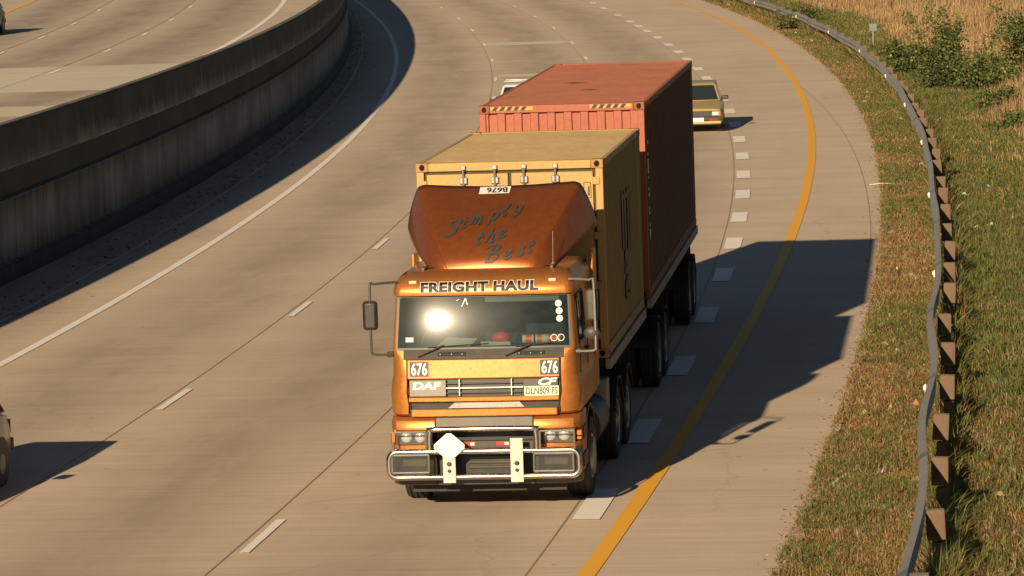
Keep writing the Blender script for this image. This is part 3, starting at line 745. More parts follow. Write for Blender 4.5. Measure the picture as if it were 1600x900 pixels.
# windscreen and side glass
ws = patch(-1.075, 1.075, 2.025, 2.662, .004, 24, 12, x0t=-1.05, x1t=1.05).build('windscreen', M['glass'], T)
mbk = MB()
for (a, b, c, d, e, f2) in ((-1.082, -1.058, 2.02, 2.665, -1.057, -1.033), (1.058, 1.082, 2.02, 2.665, 1.033, 1.057)):
    q = patch(a, b, c, d, .010, 2, 8, .012, x0t=e, x1t=f2); mbk.add(q.v, q.f)
q = patch(-1.06, 1.06, 2.012, 2.04, .010, 20, 1, .012); mbk.add(q.v, q.f)
q = patch(-1.04, 1.04, 2.645, 2.667, .010, 20, 1, .012); mbk.add(q.v, q.f)
mbk.build('windscreen_seal', M['black'], T)
for sx in (-1, 1):
    g = MB().add([(sx * 1.118, .60, 2.04), (sx * 1.118, 1.30, 2.04), (sx * 1.092, 1.30, 2.585), (sx * 1.092, .72, 2.585)], [(0, 1, 2, 3)]).build('side_window', M['sideglass'], T)
    MB().tube([(sx * 1.128, .56, 2.02), (sx * 1.128, 1.31, 2.02), (sx * 1.098, 1.31, 2.605), (sx * 1.10, .60, 2.605), (sx * 1.128, .56, 2.02)], .016, 6).build('window_frame', M['black'], g)
    # door shut lines, handle, step recess
    d = MB(); d.box(sx * 1.150 - .004, sx * 1.150 + .004, .50, .515, 1.30, 2.0); d.box(sx * 1.148 - .004, sx * 1.148 + .006, 1.40, 1.415, 1.25, 2.62)
    d.build('door_gap', M['black'], T, smooth=False)
    MB().box(sx * 1.165 - .02, sx * 1.165 + .02, 1.18, 1.36, 1.86, 1.90).build('door_handle', M['black'], T, bevel=.008)
    MB().prism_y([(sx * .98, .42), (sx * 1.14, .42), (sx * 1.17, .8), (sx * 1.17, 1.2), (sx * .98, 1.2)], .26, .80).build('step_panel', M['orange'], T, bevel=.02)
    for z in (.52, .86): MB().box(sx * 1.171, sx * 1.182, .30, .76, z, z + .16).build('step', M['black'], T, bevel=.01)
    # side wings closing the gap behind the cab
    MB().box(sx * 1.14 - .02, sx * 1.14 + .02, 2.26, 2.62, 1.25, 3.0).build('side_fairing', M['orange'], T, bevel=.012)
    # wheel arch
    arc = [(1.42 + .66 * math.cos(t), .5 + .66 * math.sin(t)) for t in [math.pi * k / 12 for k in range(13)]]
    arc2 = [(1.42 + .62 * math.cos(t), .5 + .62 * math.sin(t)) for t in [math.pi * (12 - k) / 12 for k in range(13)]]
    MB().prism_x(arc + arc2, sx * .78, sx * 1.15).build('wheel_arch', M['black'], T)

# interior
MB().box(-1.0, 1.0, .30, .62, 1.70, 2.03).build('dashboard', M['dark'], T, bevel=.03)
MB().box(-1.08, 1.08, 2.14, 2.22, 1.25, 2.9).build('cab_rear_wall', M['seat'], T)
MB().box(-1.08, 1.08, .4, 2.2, 1.25, 1.30).build('cab_floor', M['black'], T)
for sx in (-.62, .62):
    s_ = MB().box(sx - .26, sx + .26, 1.0, 1.5, 1.5, 1.68); s_.box(sx - .25, sx + .25, 1.42, 1.56, 1.6, 2.28); s_.box(sx - .13, sx + .13, 1.42, 1.54, 2.3, 2.5)
    s_.build('seat', M['seat'], T, bevel=.04)
MB().tube([(-.62 + .22 * math.cos(t), .74 + .09 * math.sin(t), 2.03 + .19 * math.sin(t)) for t in [2 * math.pi * k / 24 for k in range(25)]], .016, 8).build('steering_wheel', M['black'], T)
q = patch(.02, .93, 2.575, 2.635, -.03, 6, 1); q.build('sun_visor', M['dark'], T)
dsh = MB().add([(-.60, .27, 2.035), (-.18, .27, 2.035), (-.12, .52, 2.10), (-.5, .55, 2.12)], [(0, 1, 2, 3)]); dsh.add([(-.05, .28, 2.04), (.32, .28, 2.04), (.3, .36, 2.075), (-.06, .36, 2.08)], [(0, 1, 2, 3)])
dsh.build('papers', M['cream'], T, smooth=False)
MB().sphere((.02 + .17, .40, 2.12), .09, 1.3, .8, .8).build('red_cap', M['redpaint'], T)
def can(x0, x1, y, z, r): return MB().tube([(x0, y, z), (x1, y, z)], r, 14)
cn = can(.46, .60, .36, 2.10, .055).build('drink_can', M['cream'], T); can(.50, .575, .36, 2.10, .057).build('can_band', M['canorange'], cn)
cn = can(.62, .93, .37, 2.10, .055).build('drink_can', M['cream'], T); can(.64, .70, .37, 2.10, .057).build('can_band', M['canorange'], cn); can(.77, .90, .37, 2.10, .057).build('can_band', M['canorange'], cn)
# stickers on the glass
def disc_on(x, z, r, off=.012, yf=YF, r2=0, n=20):
    mb = MB(); o = [(x + r * math.cos(2 * math.pi * k / n), z + r * math.sin(2 * math.pi * k / n)) for k in range(n)]
    if r2:
        i = [(x + r2 * math.cos(2 * math.pi * k / n), z + r2 * math.sin(2 * math.pi * k / n)) for k in range(n)]
        return mb.add([(a, yf(a, b) - off, b) for a, b in o + i], [(k, (k + 1) % n, n + (k + 1) % n, n + k) for k in range(n)])
    return mb.add([(a, yf(a, b) - off, b) for a, b in o], [tuple(range(n))])
for (x, z) in ((.925, 2.545), (.935, 2.455), (.940, 2.365)): disc_on(x, z, .040).build('licence_disc', M['stickgreen'], T, smooth=False)
for (x, z) in ((.87, 2.135), (.955, 2.135)): disc_on(x, z, .042, r2=.035).build('ring_sticker', M['white'], T, smooth=False)
patch(-.96, -.86, 2.11, 2.17, .012, 2, 1).build('blue_sticker', M['blue'], T, smooth=False)
for x0, x1, z0, z1 in ((-.26, -.215, 2.53, 2.63), (-.215, -.19, 2.63, 2.55), (-.33, -.29, 2.60, 2.62)):
    MB().add([(x0 - .006, YF(x0, z0) - .012, z0), (x0 + .006, YF(x0, z0) - .012, z0), (x1 + .006, YF(x1, z1) - .012, z1), (x1 - .006, YF(x1, z1) - .012, z1)], [(0, 1, 2, 3)]).build('glass_scratch', M['white'], T, smooth=False)

# visor band lettering: surface of the overhanging roof lip
def YV(x, z):
    o = outline(min(max(z, 2.671), 2.92)); best = None
    for (xa, ya), (xb, yb) in zip(o[:NW], o[1:NW + 1]):
        if xa <= x <= xb: return ya + (yb - ya) * (x - xa) / (xb - xa)
    return o[0][1]
tx = lambda off: (lambda x, y: (-.765 + x, YV(-.765 + x, 2.722 + y + .004 * x) - off, 2.722 + y + .004 * x))
for wd_, dx in (('FREIGHT', 0.), ('HAUL', .90)):
    g_ = lambda off: (lambda x, y: tx(off)(x + dx, y))
    wl = text_mb(wd_, .150, g_(.010), bold=.0125, sx=1.36, spacing=1.07, cuts=12).build('visor_lettering', M['white'], T, smooth=False)
    text_mb(wd_, .150, g_(.0135), bold=.0075, sx=1.36, spacing=1.07, cuts=12).build('letter_fill', M['textblack'], wl, smooth=False)
for x in (-.86, .86): MB().box(x - .05, x + .05, YV(x, 2.83) - .03, YV(x, 2.83) + .05, 2.815, 2.855).build('marker_lamp', M['cream'], T, bevel=.012)

# front panels
patch(-.985, .985, 1.905, 2.02, .014, 16, 3, .03).build('cowl_panel', M['dark'], T, bevel=.004)
fp = patch(-.935, .935, 1.672, 1.902, .020, 16, 6, .03).build('front_panel', M['panelorange'], T, bevel=.008)
def tf(x0, z0, off, rot=0.):
    return lambda x, y: (x0 + x * math.cos(rot) - y * math.sin(rot), YF(x0 + x, z0 + y) - off, z0 + y * math.cos(rot) + x * math.sin(rot))
for x0 in (-.905, .700):
    patch(x0, x0 + .235, 1.698, 1.882, .024, 4, 4).build('number_panel', M['textblack'], T, smooth=False)
    text_mb('676', .205, tf(x0 + .018, 1.722, .028), bold=.004, sx=.66).build('number', M['white'], T, smooth=False)
# grille
patch(-.935, .935, 1.205, 1.668, -.055, 12, 6).build('grille_recess', M['black'], T)
patch(-.925, .925, 1.388, 1.447, .022, 16, 2, .05).build('grille_bar', M['orange'], T, bevel=.01)
patch(-.90, .90, 1.205, 1.300, .022, 16, 2, .05).build('grille_bar', M['orange'], T, bevel=.012)
patch(-.915, -.46, 1.455, 1.655, .008, 6, 2, .03).build('grille_end', paint('sunlit_grey_plastic', (.13, .12, .105), .4, .45, .3), T, bevel=.004)  # left end paler and shinier: sun glare put into its material
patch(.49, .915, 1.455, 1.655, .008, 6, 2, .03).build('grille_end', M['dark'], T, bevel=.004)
patch(-.46, .49, 1.548, 1.563, .012, 8, 1, .03).build('grille_slat', M['galv'], T)
patch(-.46, .49, 1.492, 1.500, .006, 8, 1, .03).build('grille_slat', M['dark'], T)
patch(-.46, .49, 1.605, 1.613, .006, 8, 1, .03).build('grille_slat', M['dark'], T)
for x in (-.30, .34): patch(x, x + .012, 1.46, 1.66, .013, 1, 1, .03).build('grille_post', M['galv'], T)
patch(-.44, .50, 1.308, 1.375, -.004, 8, 1, .01, x0t=-.36, x1t=.44).build('lower_grille', M['galv'], T)
text_mb('DAF', .12, tf(-.88, 1.545, .012), bold=.005, shear=.15, sx=1.5).build('badge', M['white'], T, smooth=False)
text_mb('CF', .115, tf(.655, 1.578, .012), bold=.005, shear=.35, sx=1.55).build('badge', M['white'], T, smooth=False)
npl = patch(.505, .925, 1.447, 1.565, .030, 4, 1, .006).build('number_plate', M['platewhite'], T, smooth=False)
text_mb('DLN809 FS', .118, tf(.520, 1.468, .0325), bold=.002, sx=.70).build('plate_lettering', M['plategreen'], npl, smooth=False)
# wipers
for x0, x1 in ((-.80, .02), (.28, .82)):
    wp = MB().tube([(x0, YF(x0, 1.95) - .05, 1.94), (x0 + .32, YF(x0, 2.05) - .05, 2.075)], .011, 6)
    wp.tube([(x0 + .12, YF(x0, 2.06) - .035, 2.045), (x1 + .05, YF(x1, 2.08) - .035, 2.085)], .008, 6); wp.build('wiper', M['black'], T)
for x0 in (-.55, .42):
    b_ = patch(x0, x0 + .34, 1.945, 1.985, .03, 4, 1, .02); b_.build('wiper_bracket', M['black'], T, bevel=.006)
    for dx in (.03, .17, .30): MB().sphere((x0 + dx, YF(x0, 1.96) - .045, 1.966), .014).build('bolt', M['galv'], T)

# corner mouldings (the seam running down beside the grille)
for sx in (-1, 1):
    MB().tube([(sx * .945, YF(.94, 1.9) - .006, 1.90), (sx * .94, YF(.94, 1.7) - .012, 1.68), (sx * .945, YF(.94, 1.5) - .012, 1.5), (sx * .905, YF(.9, 1.25) - .012, 1.23)], .008, 6).build('panel_seam', M['black'], T)
gp = MB()
for k in range(46):
    x = random.uniform(-.9, .9); z = random.choice([random.uniform(1.69, 1.89), random.uniform(1.69, 1.89), random.uniform(1.215, 1.29)]); q = random.uniform(.002, .006)
    gp.add([(x + q * math.cos(t), YF(x, z) - .0235, z + q * random.uniform(.7, 1.6) * math.sin(t)) for t in [2 * math.pi * i / 6 for i in range(6)]], [tuple(range(6))])
gpo = gp.build('bug_splatter', M['dustgrey'], T, smooth=False); gpo['kind'] = 'stuff'
# bumper
def bumper_poly(y0, y1, x0, x1, d): return None
for sx in (-1, 1):
    def cy(x, y): return (x, y)
    plan = [(sx * .60, -.03), (sx * .95, -.02), (sx * 1.09, .03), (sx * 1.16, .14), (sx * 1.17, .34), (sx * .60, .34)]
    def lay(zl):
        mb = MB(); m = len(plan); vs_ = []
        for z, sc in zl: vs_ += [(x, y if y > .3 else y + sc, z) for x, y in plan]
        fs_ = [(j * m + i, j * m + (i + 1) % m, (j + 1) * m + (i + 1) % m, (j + 1) * m + i) for j in range(len(zl) - 1) for i in range(m)]
        fs_ += [tuple(range(m)), tuple(range((len(zl) - 1) * m, len(zl) * m))]; return mb.add(vs_, fs_)
    lay([(1.04, -.02), (1.10, -.02), (1.16, .01), (1.195, .08)]).build('bumper_shoulder', M['orange'], T, bevel=.015)
    lay([(.80, .02), (.86, .02)]).build('bumper_corner', M['orange'], T, bevel=.01)
    lay([(.36, .05), (.46, .0), (.795, .02)]).build('bumper_corner', M['dark'], T, bevel=.02)
    hl = MB().box(min(sx * .68, sx * 1.10), max(sx * .68, sx * 1.10), .03, .2, .865, 1.035).build('headlamp', M['dark'], T)
    for xx in (.80, .97):
        MB().add(*(lambda c: (c.v, c.f))(MB().sphere((sx * xx, .02, .955), .068, 1, .35, 1))).build('reflector_bowl', M['lampwhite'], hl)
    MB().add([(sx * .68, -.018, .868), (sx * 1.09, -.012, .868), (sx * 1.09, -.006, 1.035), (sx * .68, -.014, 1.035)], [(0, 1, 2, 3)]).build('headlamp_lens', M['lens'], hl)
    MB().box(min(sx * 1.12, sx * 1.176), max(sx * 1.12, sx * 1.176), .08, .22, .89, 1.0).build('indicator', M['amber'], T, bevel=.01)
    fl = MB().box(min(sx * .72, sx * 1.02), max(sx * .72, sx * 1.02), -.035, .05, .60, .70).build('fog_lamp', M['galv'], T, bevel=.01)
MB().prism_x([(-.045, 1.075), (-.01, 1.20), (.10, 1.205), (.10, 1.06)], -.60, .60).build('bumper_centre', M['dark'], T, bevel=.01)
MB().box(-.60, .60, .10, .16, .36, 1.08).build('radiator', M['black'], T)
cpl = MB().box(-.60, .60, -.01, .10, .80, .90).build('bumper_step', M['dark'], T, bevel=.01)
for x0, x1 in ((-.28, -.12), (.14, .30)):
    MB().box(x0, x1, -.018, -.010, .845, .895).build('red_label', M['redpaint'], T); MB().box(x0 + .10, x0 + .15, -.022, -.018, .85, .885).build('white_label', M['white'], T)
MB().box(-.60, .60, .0, .08, .36, .46).build('bumper_bottom', M['dark'], T, bevel=.015)
for z in (.56, .62, .68, .74): MB().box(-.22, .30, .06, .095, z, z + .02).build('air_slat', M['dark'], T)
MB().box(-.95, .95, .30, .36, .24, .40).build('under_tray', M['chassis'], T)
# bull bar
bb = MB(); Y = -.20
loop = []
for cx_, cz_, a0 in ((-1.06, .705, 90), (-1.06, .59, 180), (1.07, .59, 270), (1.07, .705, 360)):
    for k in range(7):
        t = R(a0 + 15 * k); loop.append((cx_ + .10 * math.cos(t), Y, cz_ + .10 * math.sin(t)))
loop.append(loop[0])
bar = MB().tube(loop, .038, 12, caps=False).build('bull_bar', M['steel'], T, angle=60)
MB().tube([(-.655, Y, .80), (-.655, Y, .98), (-.64, Y, 1.045), (-.58, Y, 1.075), (.58, Y, 1.075), (.64, Y, 1.045), (.655, Y, .98), (.655, Y, .80)], .036, 12, 3).build('hoop', M['steel'], bar, angle=60)
def rect_tube(x0, x1, z0, z1, y, r):
    m = MB(); 
    m.tube([(x0, y, z0), (x1, y, z0)], r, 6); m.tube([(x1, y, z0), (x1, y, z1)], r, 6); m.tube([(x1, y, z1), (x0, y, z1)], r, 6); m.tube([(x0, y, z1), (x0, y, z0)], r, 6); return m
for (a, b, c, d) in ((-1.12, -.70, .82, 1.05), (.70, 1.12, .82, 1.04), (-1.12, -.67, .55, .765), (.62, 1.10, .55, .765)):
    rect_tube(a, b, c, d, Y - .02, .012).build('lamp_guard', M['galv'], bar)
for a, b, c, d in ((-1.115, -.675, .555, .76), (.625, 1.095, .555, .76)):
    MB().add([(a, Y, c), (b, Y, c), (b, Y, d), (a, Y, d)], [(0, 1, 2, 3)]).build('mesh_guard', glassy('mesh_screen', (.35, .33, .3), .3), bar)
for x, zt in ((-.415, .85), (.415, .965)):
    pl = MB().box(x - .078, x + .078, Y - .065, Y - .052, .425, zt).build('mounting_plate', M['plate'], bar, bevel=.004)
    for z, r in ((.66, .030), (.575, .024)): MB().sphere((x, Y - .075, z), r, 1, .8, .9).build('bolt', M['dark'], pl)
    MB().box(x - .04, x + .04, Y - .05, .06, .55, .75).build('bracket', M['chassis'], pl)
dm = []
for k in range(4):
    a = math.pi / 2 * k + math.pi / 2
    for d in (-.16, .16): dm.append((-.405 + .185 * math.cos(a + d) * (1 if k % 2 == 0 else 1.03), .875 + .165 * math.sin(a + d)))
MB().prism_y(dm, Y - .085, Y - .075).build('warning_diamond', M['white'], bar, bevel=.004)
# mirrors
for sx in (-1, 1):
    mr = MB().tube([(sx * 1.06, .30, 2.84), (sx * 1.32, .14, 2.835), (sx * 1.375, .13, 2.79), (sx * 1.38, .13, 2.05), (sx * 1.37, .14, 1.985), (sx * 1.31, .15, 1.965), (sx * 1.13, .20, 1.96)], .015, 8, 3).build('mirror_arm', M['galv'] if sx > 0 else M['dark'], T)
    if sx < 0: MB().box(-1.475, -1.29, .10, .19, 2.27, 2.63).build('mirror', M['black'], mr, bevel=.04)
    else:
        MB().box(1.26, 1.42, .17, .25, 2.32, 2.72).build('mirror', M['dark'], mr, bevel=.04)
        MB().sphere((1.335, .16, 2.185), .095, 1.05, .6, .9).build('wide_angle_mirror', M['dark'], mr)
    MB().box(min(sx * 1.12, sx * 1.20), max(sx * 1.12, sx * 1.20), .20, .27, 1.925, 1.99).build('mirror_foot', M['black'], mr, bevel=.01)

# roof deflector
def defl(u, t):
    """u -1..1 across (front face within |u|<.6, sides beyond), t 0..1 up/back"""
    tt = max(0., min(1., t)); y = .92 + 1.30 * tt ** 1.35; zr = 2.93 + .955 * tt ** .92; xr = .53 + .50 * tt
    a = abs(u); sg = 1 if u >= 0 else -1
    if a <= .6:
        k = a / .6; x = xr * k; sag = (.045 * tt ** 2 + .0) * (1 - k * k); z = zr - sag - .02 * (1 - tt) * k * k; bl = .05 * (1 - k * k) * math.sin(math.pi * tt)
        yy = y - bl
        if k > .9: z -= (k - .9) ** 2 * 2.2 * (.6 + tt)
    else:
        k = (a - .6) / .4; xo = .59 + .62 * tt ** .72; zo = 2.86 + .48 * tt; e = 1 - (1 - k) ** 1.35
        x = xr + (xo - xr) * e; z = (zr - .022 * (.6 + tt)) + (zo - zr) * k ** 1.15; yy = y + .20 * k * tt
    if t < 0: q = -t / .12; z -= .15 * q; yy += .06 * q * q - .015 * math.sin(q * math.pi); x *= 1 - .03 * q
    return (x * sg, yy, z)
us = sorted(set([-1 + i * .05 for i in range(41)] + [-.57, -.59, -.62, .57, .59, .62]))
df = MB().grid(defl, us, [-.12, -.10, -.08, -.06, -.04, -.02] + [i / 20 for i in range(21)])
db = df.build('roof_deflector', M['brown'], T, solid=.012, angle=50)
# struts and back frame
for sx in (-1, 1): MB().tube([(sx * .55, 2.1, 2.95), (sx * .95, 2.15, 3.6)], .02, 8).build('deflector_strut', M['chassis'], T)
def ondefl(px, py, off=.02):
    """decal drawing space -> deflector face: px,py in drawing units (x right, y down 590..110 = bottom..top)"""
    t0 = (590 - py) / 480.; t = t0 - .065 * (1 - t0); x = (px - (697 + 55 * t0)) / 455.
    t = max(0., t); xr = .53 + .50 * t; u = max(-.6, min(.6, x / xr * .6)); p = defl(u, t)
    return (p[0], p[1] - off * .72, p[2] + off * .7)
LET = {
 'S': [[(.80, .80), (.68, 1.0), (.40, .98), (.22, .78), (.42, .58), (.62, .38), (.48, .10), (.2, 0.), (-.05, .12)]],
 'i': [[(.12, .50), (.05, .12), (.15, 0), (.32, .12)], [(.17, .70), (.22, .76)]],
 'm': [[(0, .42), (.12, .5), (.05, 0)], [(.07, .28), (.24, .5), (.32, .42), (.26, 0)], [(.28, .28), (.46, .5), (.54, .42), (.48, .05), (.62, .06)]],
 'p': [[(.12, .52), (-.04, -.38)], [(.08, .35), (.26, .52), (.42, .36), (.30, .06), (.06, .06)]],
 'l': [[(0., .2), (.2, .6), (.32, .93), (.22, 1.), (.08, .7), (.05, .15), (.15, 0), (.32, .1)]],
 'y': [[(.06, .5), (.04, .16), (.2, .06), (.38, .22)], [(.44, .5), (.34, 0), (.18, -.35), (0., -.28)]],
 't': [[(.24, .88), (.08, .2), (.15, 0), (.34, .1)], [(0, .58), (.42, .62)]],
 'h': [[(.28, 1.), (0., 0)], [(.05, .25), (.26, .5), (.37, .4), (.30, .1), (.40, 0), (.52, .1)]],
 'e': [[(.05, .24), (.28, .28), (.36, .44), (.2, .52), (.05, .3), (.1, .05), (.25, 0), (.44, .12)]],
 'B': [[(.34, .92), (.08, 0.)], [(-.05, .78), (.15, .98), (.5, 1.), (.66, .82), (.5, .6), (.25, .54)], [(.25, .54), (.55, .46), (.62, .22), (.4, .0), (.02, .04)]],
 's': [[(.38, .46), (.2, .52), (.1, .4), (.25, .25), (.32, .1), (.15, 0), (-.02, .06)]]}
def letter(mb, ch, px, py, size, shear=.28, rot=R(10), nibw=13.):
    nib = (math.cos(R(38)) * nibw / 2, math.sin(R(38)) * nibw / 2)
    for stroke in LET[ch]:
        pts = [Vector((x, y, 0)) for x, y in stroke]; q = []
        for i in range(len(pts) - 1):
            p0 = pts[max(i - 1, 0)]; p1 = pts[i]; p2 = pts[i + 1]; p3 = pts[min(i + 2, len(pts) - 1)]
            for k in range(6):
                t = k / 6; q.append(.5 * ((2 * p1) + (p2 - p0) * t + (2 * p0 - 5 * p1 + 4 * p2 - p3) * t * t + (3 * p1 - p0 - 3 * p2 + p3) * t ** 3))
        q.append(pts[-1]); vs_ = []; qs = []
        for p in q:
            x = (p.x * 1.12 + shear * p.y) * size; y = p.y * size * .82
            X = px + x * math.cos(rot) - y * math.sin(rot) * .3; Yp = py - (y + x * math.sin(rot) * .5)
            qs.append((X, Yp))
        for i, (X, Yp) in enumerate(qs):
            a_, b_ = qs[max(i - 1, 0)], qs[min(i + 1, len(qs) - 1)]; dx, dy = b_[0] - a_[0], b_[1] - a_[1]; l_ = math.hypot(dx, dy) or 1; nx_, ny_ = -dy / l_, dx / l_
            sg1 = 1 if nx_ * nib[0] - ny_ * nib[1] >= 0 else -1
            for sgn in (-1, 1): vs_.append(ondefl(X + sgn * (nib[0] + sg1 * nx_ * 3.2), Yp + sgn * (-nib[1] + sg1 * ny_ * 3.2)))
        mb.add(vs_, [(2 * i, 2 * i + 1, 2 * i + 3, 2 * i + 2) for i in range(len(q) - 1)])
mb = MB()
for ch, px, py, sz in (('S', 448, 398, 96), ('i', 548, 355, 88), ('m', 598, 338, 96), ('p', 712, 312, 92), ('l', 782, 288, 72), ('y', 850, 272, 84),
                       ('t', 632, 446, 84), ('h', 690, 436, 88), ('e', 758, 412, 92),
                       ('B', 678, 540, 100), ('e', 786, 524, 92), ('s', 862, 508, 92), ('t', 920, 490, 78)): letter(mb, ch, px, py, sz)
mb.build('deflector_script', M['textgrey'], db, smooth=False)
pz = [ondefl(640, 163, .022), ondefl(815, 160, .022), ondefl(824, 119, .022), ondefl(646, 121, .022)]
MB().add(pz, [(0, 1, 2, 3)]).build('number_panel', M['white'], db, smooth=False)
text_mb('B676', 40, lambda x, y: ondefl(808 - x, 127 + y, .027), bold=.9, sx=1.5).build('number', M['textblack'], db, smooth=False)
MB().tube([(.79, 1.0, 2.93), (.80, 1.0, 3.36)], .0022, 5).build('aerial', M['galv'], T); MB().tube([(.79, 1.0, 2.93), (.79, 1.0, 2.97)], .014, 8).build('aerial_base', M['cream'], T)
MB().box(-.95, .95, 2.26, 2.40, 1.5, 2.9).build('cab_back', M['chassis'], T)

# tractor chassis
for sx in (-.42, .42): MB().box(sx - .04, sx + .04, .35, 6.7, .78, 1.05).build('frame_rail', M['chassis'], T)
fw_ = MB().box(-.48, .48, 4.7, 5.8, 1.08, 1.2).build('fifth_wheel', M['chassis'], T)
for sx in (-1, 1):
    MB().tube([(sx * .88, 2.4, .72), (sx * .88, 3.6, .72)], .30, 20).build('fuel_tank', M['plate'] if sx < 0 else M['dark'], T)
    MB().box(sx * .95 - .2, sx * .95 + .2, 3.62, 3.95, .75, 1.18).build('battery_box', M['beam'], T, bevel=.02)
    for ya in (4.6, 5.98):
        a1 = [(ya + .60 * math.cos(t), .5 + .60 * math.sin(t)) for t in [R(20) + R(140) * k / 10 for k in range(11)]]
        a2 = [(ya + .58 * math.cos(t), .5 + .58 * math.sin(t)) for t in [R(160) - R(140) * k / 10 for k in range(11)]]
        MB().prism_x(a1 + a2, sx * .62, sx * 1.22).build('mudguard', M['black'], T)
    MB().tube([(sx * .75, 2.5, 1.1), (sx * .9, 2.9, .95), (sx * .85, 3.4, 1.15)], .03, 8, 4).build('air_hose', M['black'], T)
for sx in (-1, 1):
    make_wheel(T, sx * 1.02, 1.42, .5, .5, .30, sx)
    for ya in (4.6, 5.98): make_wheel(T, sx * 1.06, ya, .5, .5, .27, sx, True)
for ya in (1.42, 4.6, 5.98): MB().tube([(-.95, ya, .5), (.95, ya, .5)], .07, 10).build('axle', M['chassis'], T)

# ------------------------------------------------------------------ TRAILERS
ZB = 1.467
def trailer(name, label, loc, rz, L, axles, Lch, fr0):
    t = empty(name, loc, rz, label, 'trailer', 'coupled container trailers')
    for sx in (-1, 1):
        MB().box(min(sx * 1.17, sx * 1.245), max(sx * 1.17, sx * 1.245), .05, L, ZB - .155, ZB - .01).build('side_beam', M['beam'], t, bevel=.01)
        MB().box(sx * .45 - .05, sx * .45 + .05, fr0, Lch, ZB - .42, ZB - .03).build('main_rail', M['chassis'], t)
    cb = MB()
    k = .3
    while k < L: cb.box(-1.17, 1.17, k, k + .08, ZB - .14, ZB - .03); k += 1.15
    cb.build('cross_members', M['chassis'], t, smooth=False)
    for sx in (-1, 1):
        for ya in axles:
            make_wheel(t, sx * 1.10, ya, .5, .5, .27, sx, True)
            a1 = [(ya + .58 * math.cos(q), .5 + .58 * math.sin(q)) for q in [R(15) + R(150) * k / 10 for k in range(11)]]
            a2 = [(ya + .56 * math.cos(q), .5 + .56 * math.sin(q)) for q in [R(165) - R(150) * k / 10 for k in range(11)]]
            MB().prism_x(a1 + a2, sx * .64, sx * 1.24).build('mudguard', M['black'], t)
        MB().box(sx * 1.0 - .22, sx * 1.0 + .22, axles[-1] + .62, axles[-1] + .635, .25, 1.0).build('mud_flap', M['black'], t)
    for ya in axles:
        MB().tube([(-1.0, ya, .5), (1.0, ya, .5)], .07, 10).build('axle', M['chassis'], t)
        for sx in (-.45, .45): MB().box(sx - .05, sx + .05, ya - .4, ya + .4, .6, .9).build('spring_hanger', M['chassis'], t)
    return t
A1, A2 = R(-6.42), R(-5.93)
Y0 = (0.0142, 53.926, 0); R0 = (.8093, 61.102, 0)
t1 = trailer('semi_trailer', 'front skeletal trailer under the yellow container with grey side beams', Y0, A1, 6.06, (8.5, 9.85), 10.6, .3)
MB().box(-.5, .5, 8.7, 9.6, ZB - .40, ZB - .2).build('coupling_plate', M['chassis'], t1)
t2 = trailer('semi_trailer', 'rear long skeletal trailer under the red container with grey side beams', R0, A2, 12.2, (9.55, 10.9), 12.15, .4)
MB().box(-1.2, 1.2, 12.16, 12.24, .5, .66).build('rear_bumper', M['beam'], t2, bevel=.01)
for sx in (-1, 1): MB().box(sx * .95 - .15, sx * .95 + .15, 12.205, 12.24, .95, 1.08).build('tail_lamp', M['redlens'], t2)

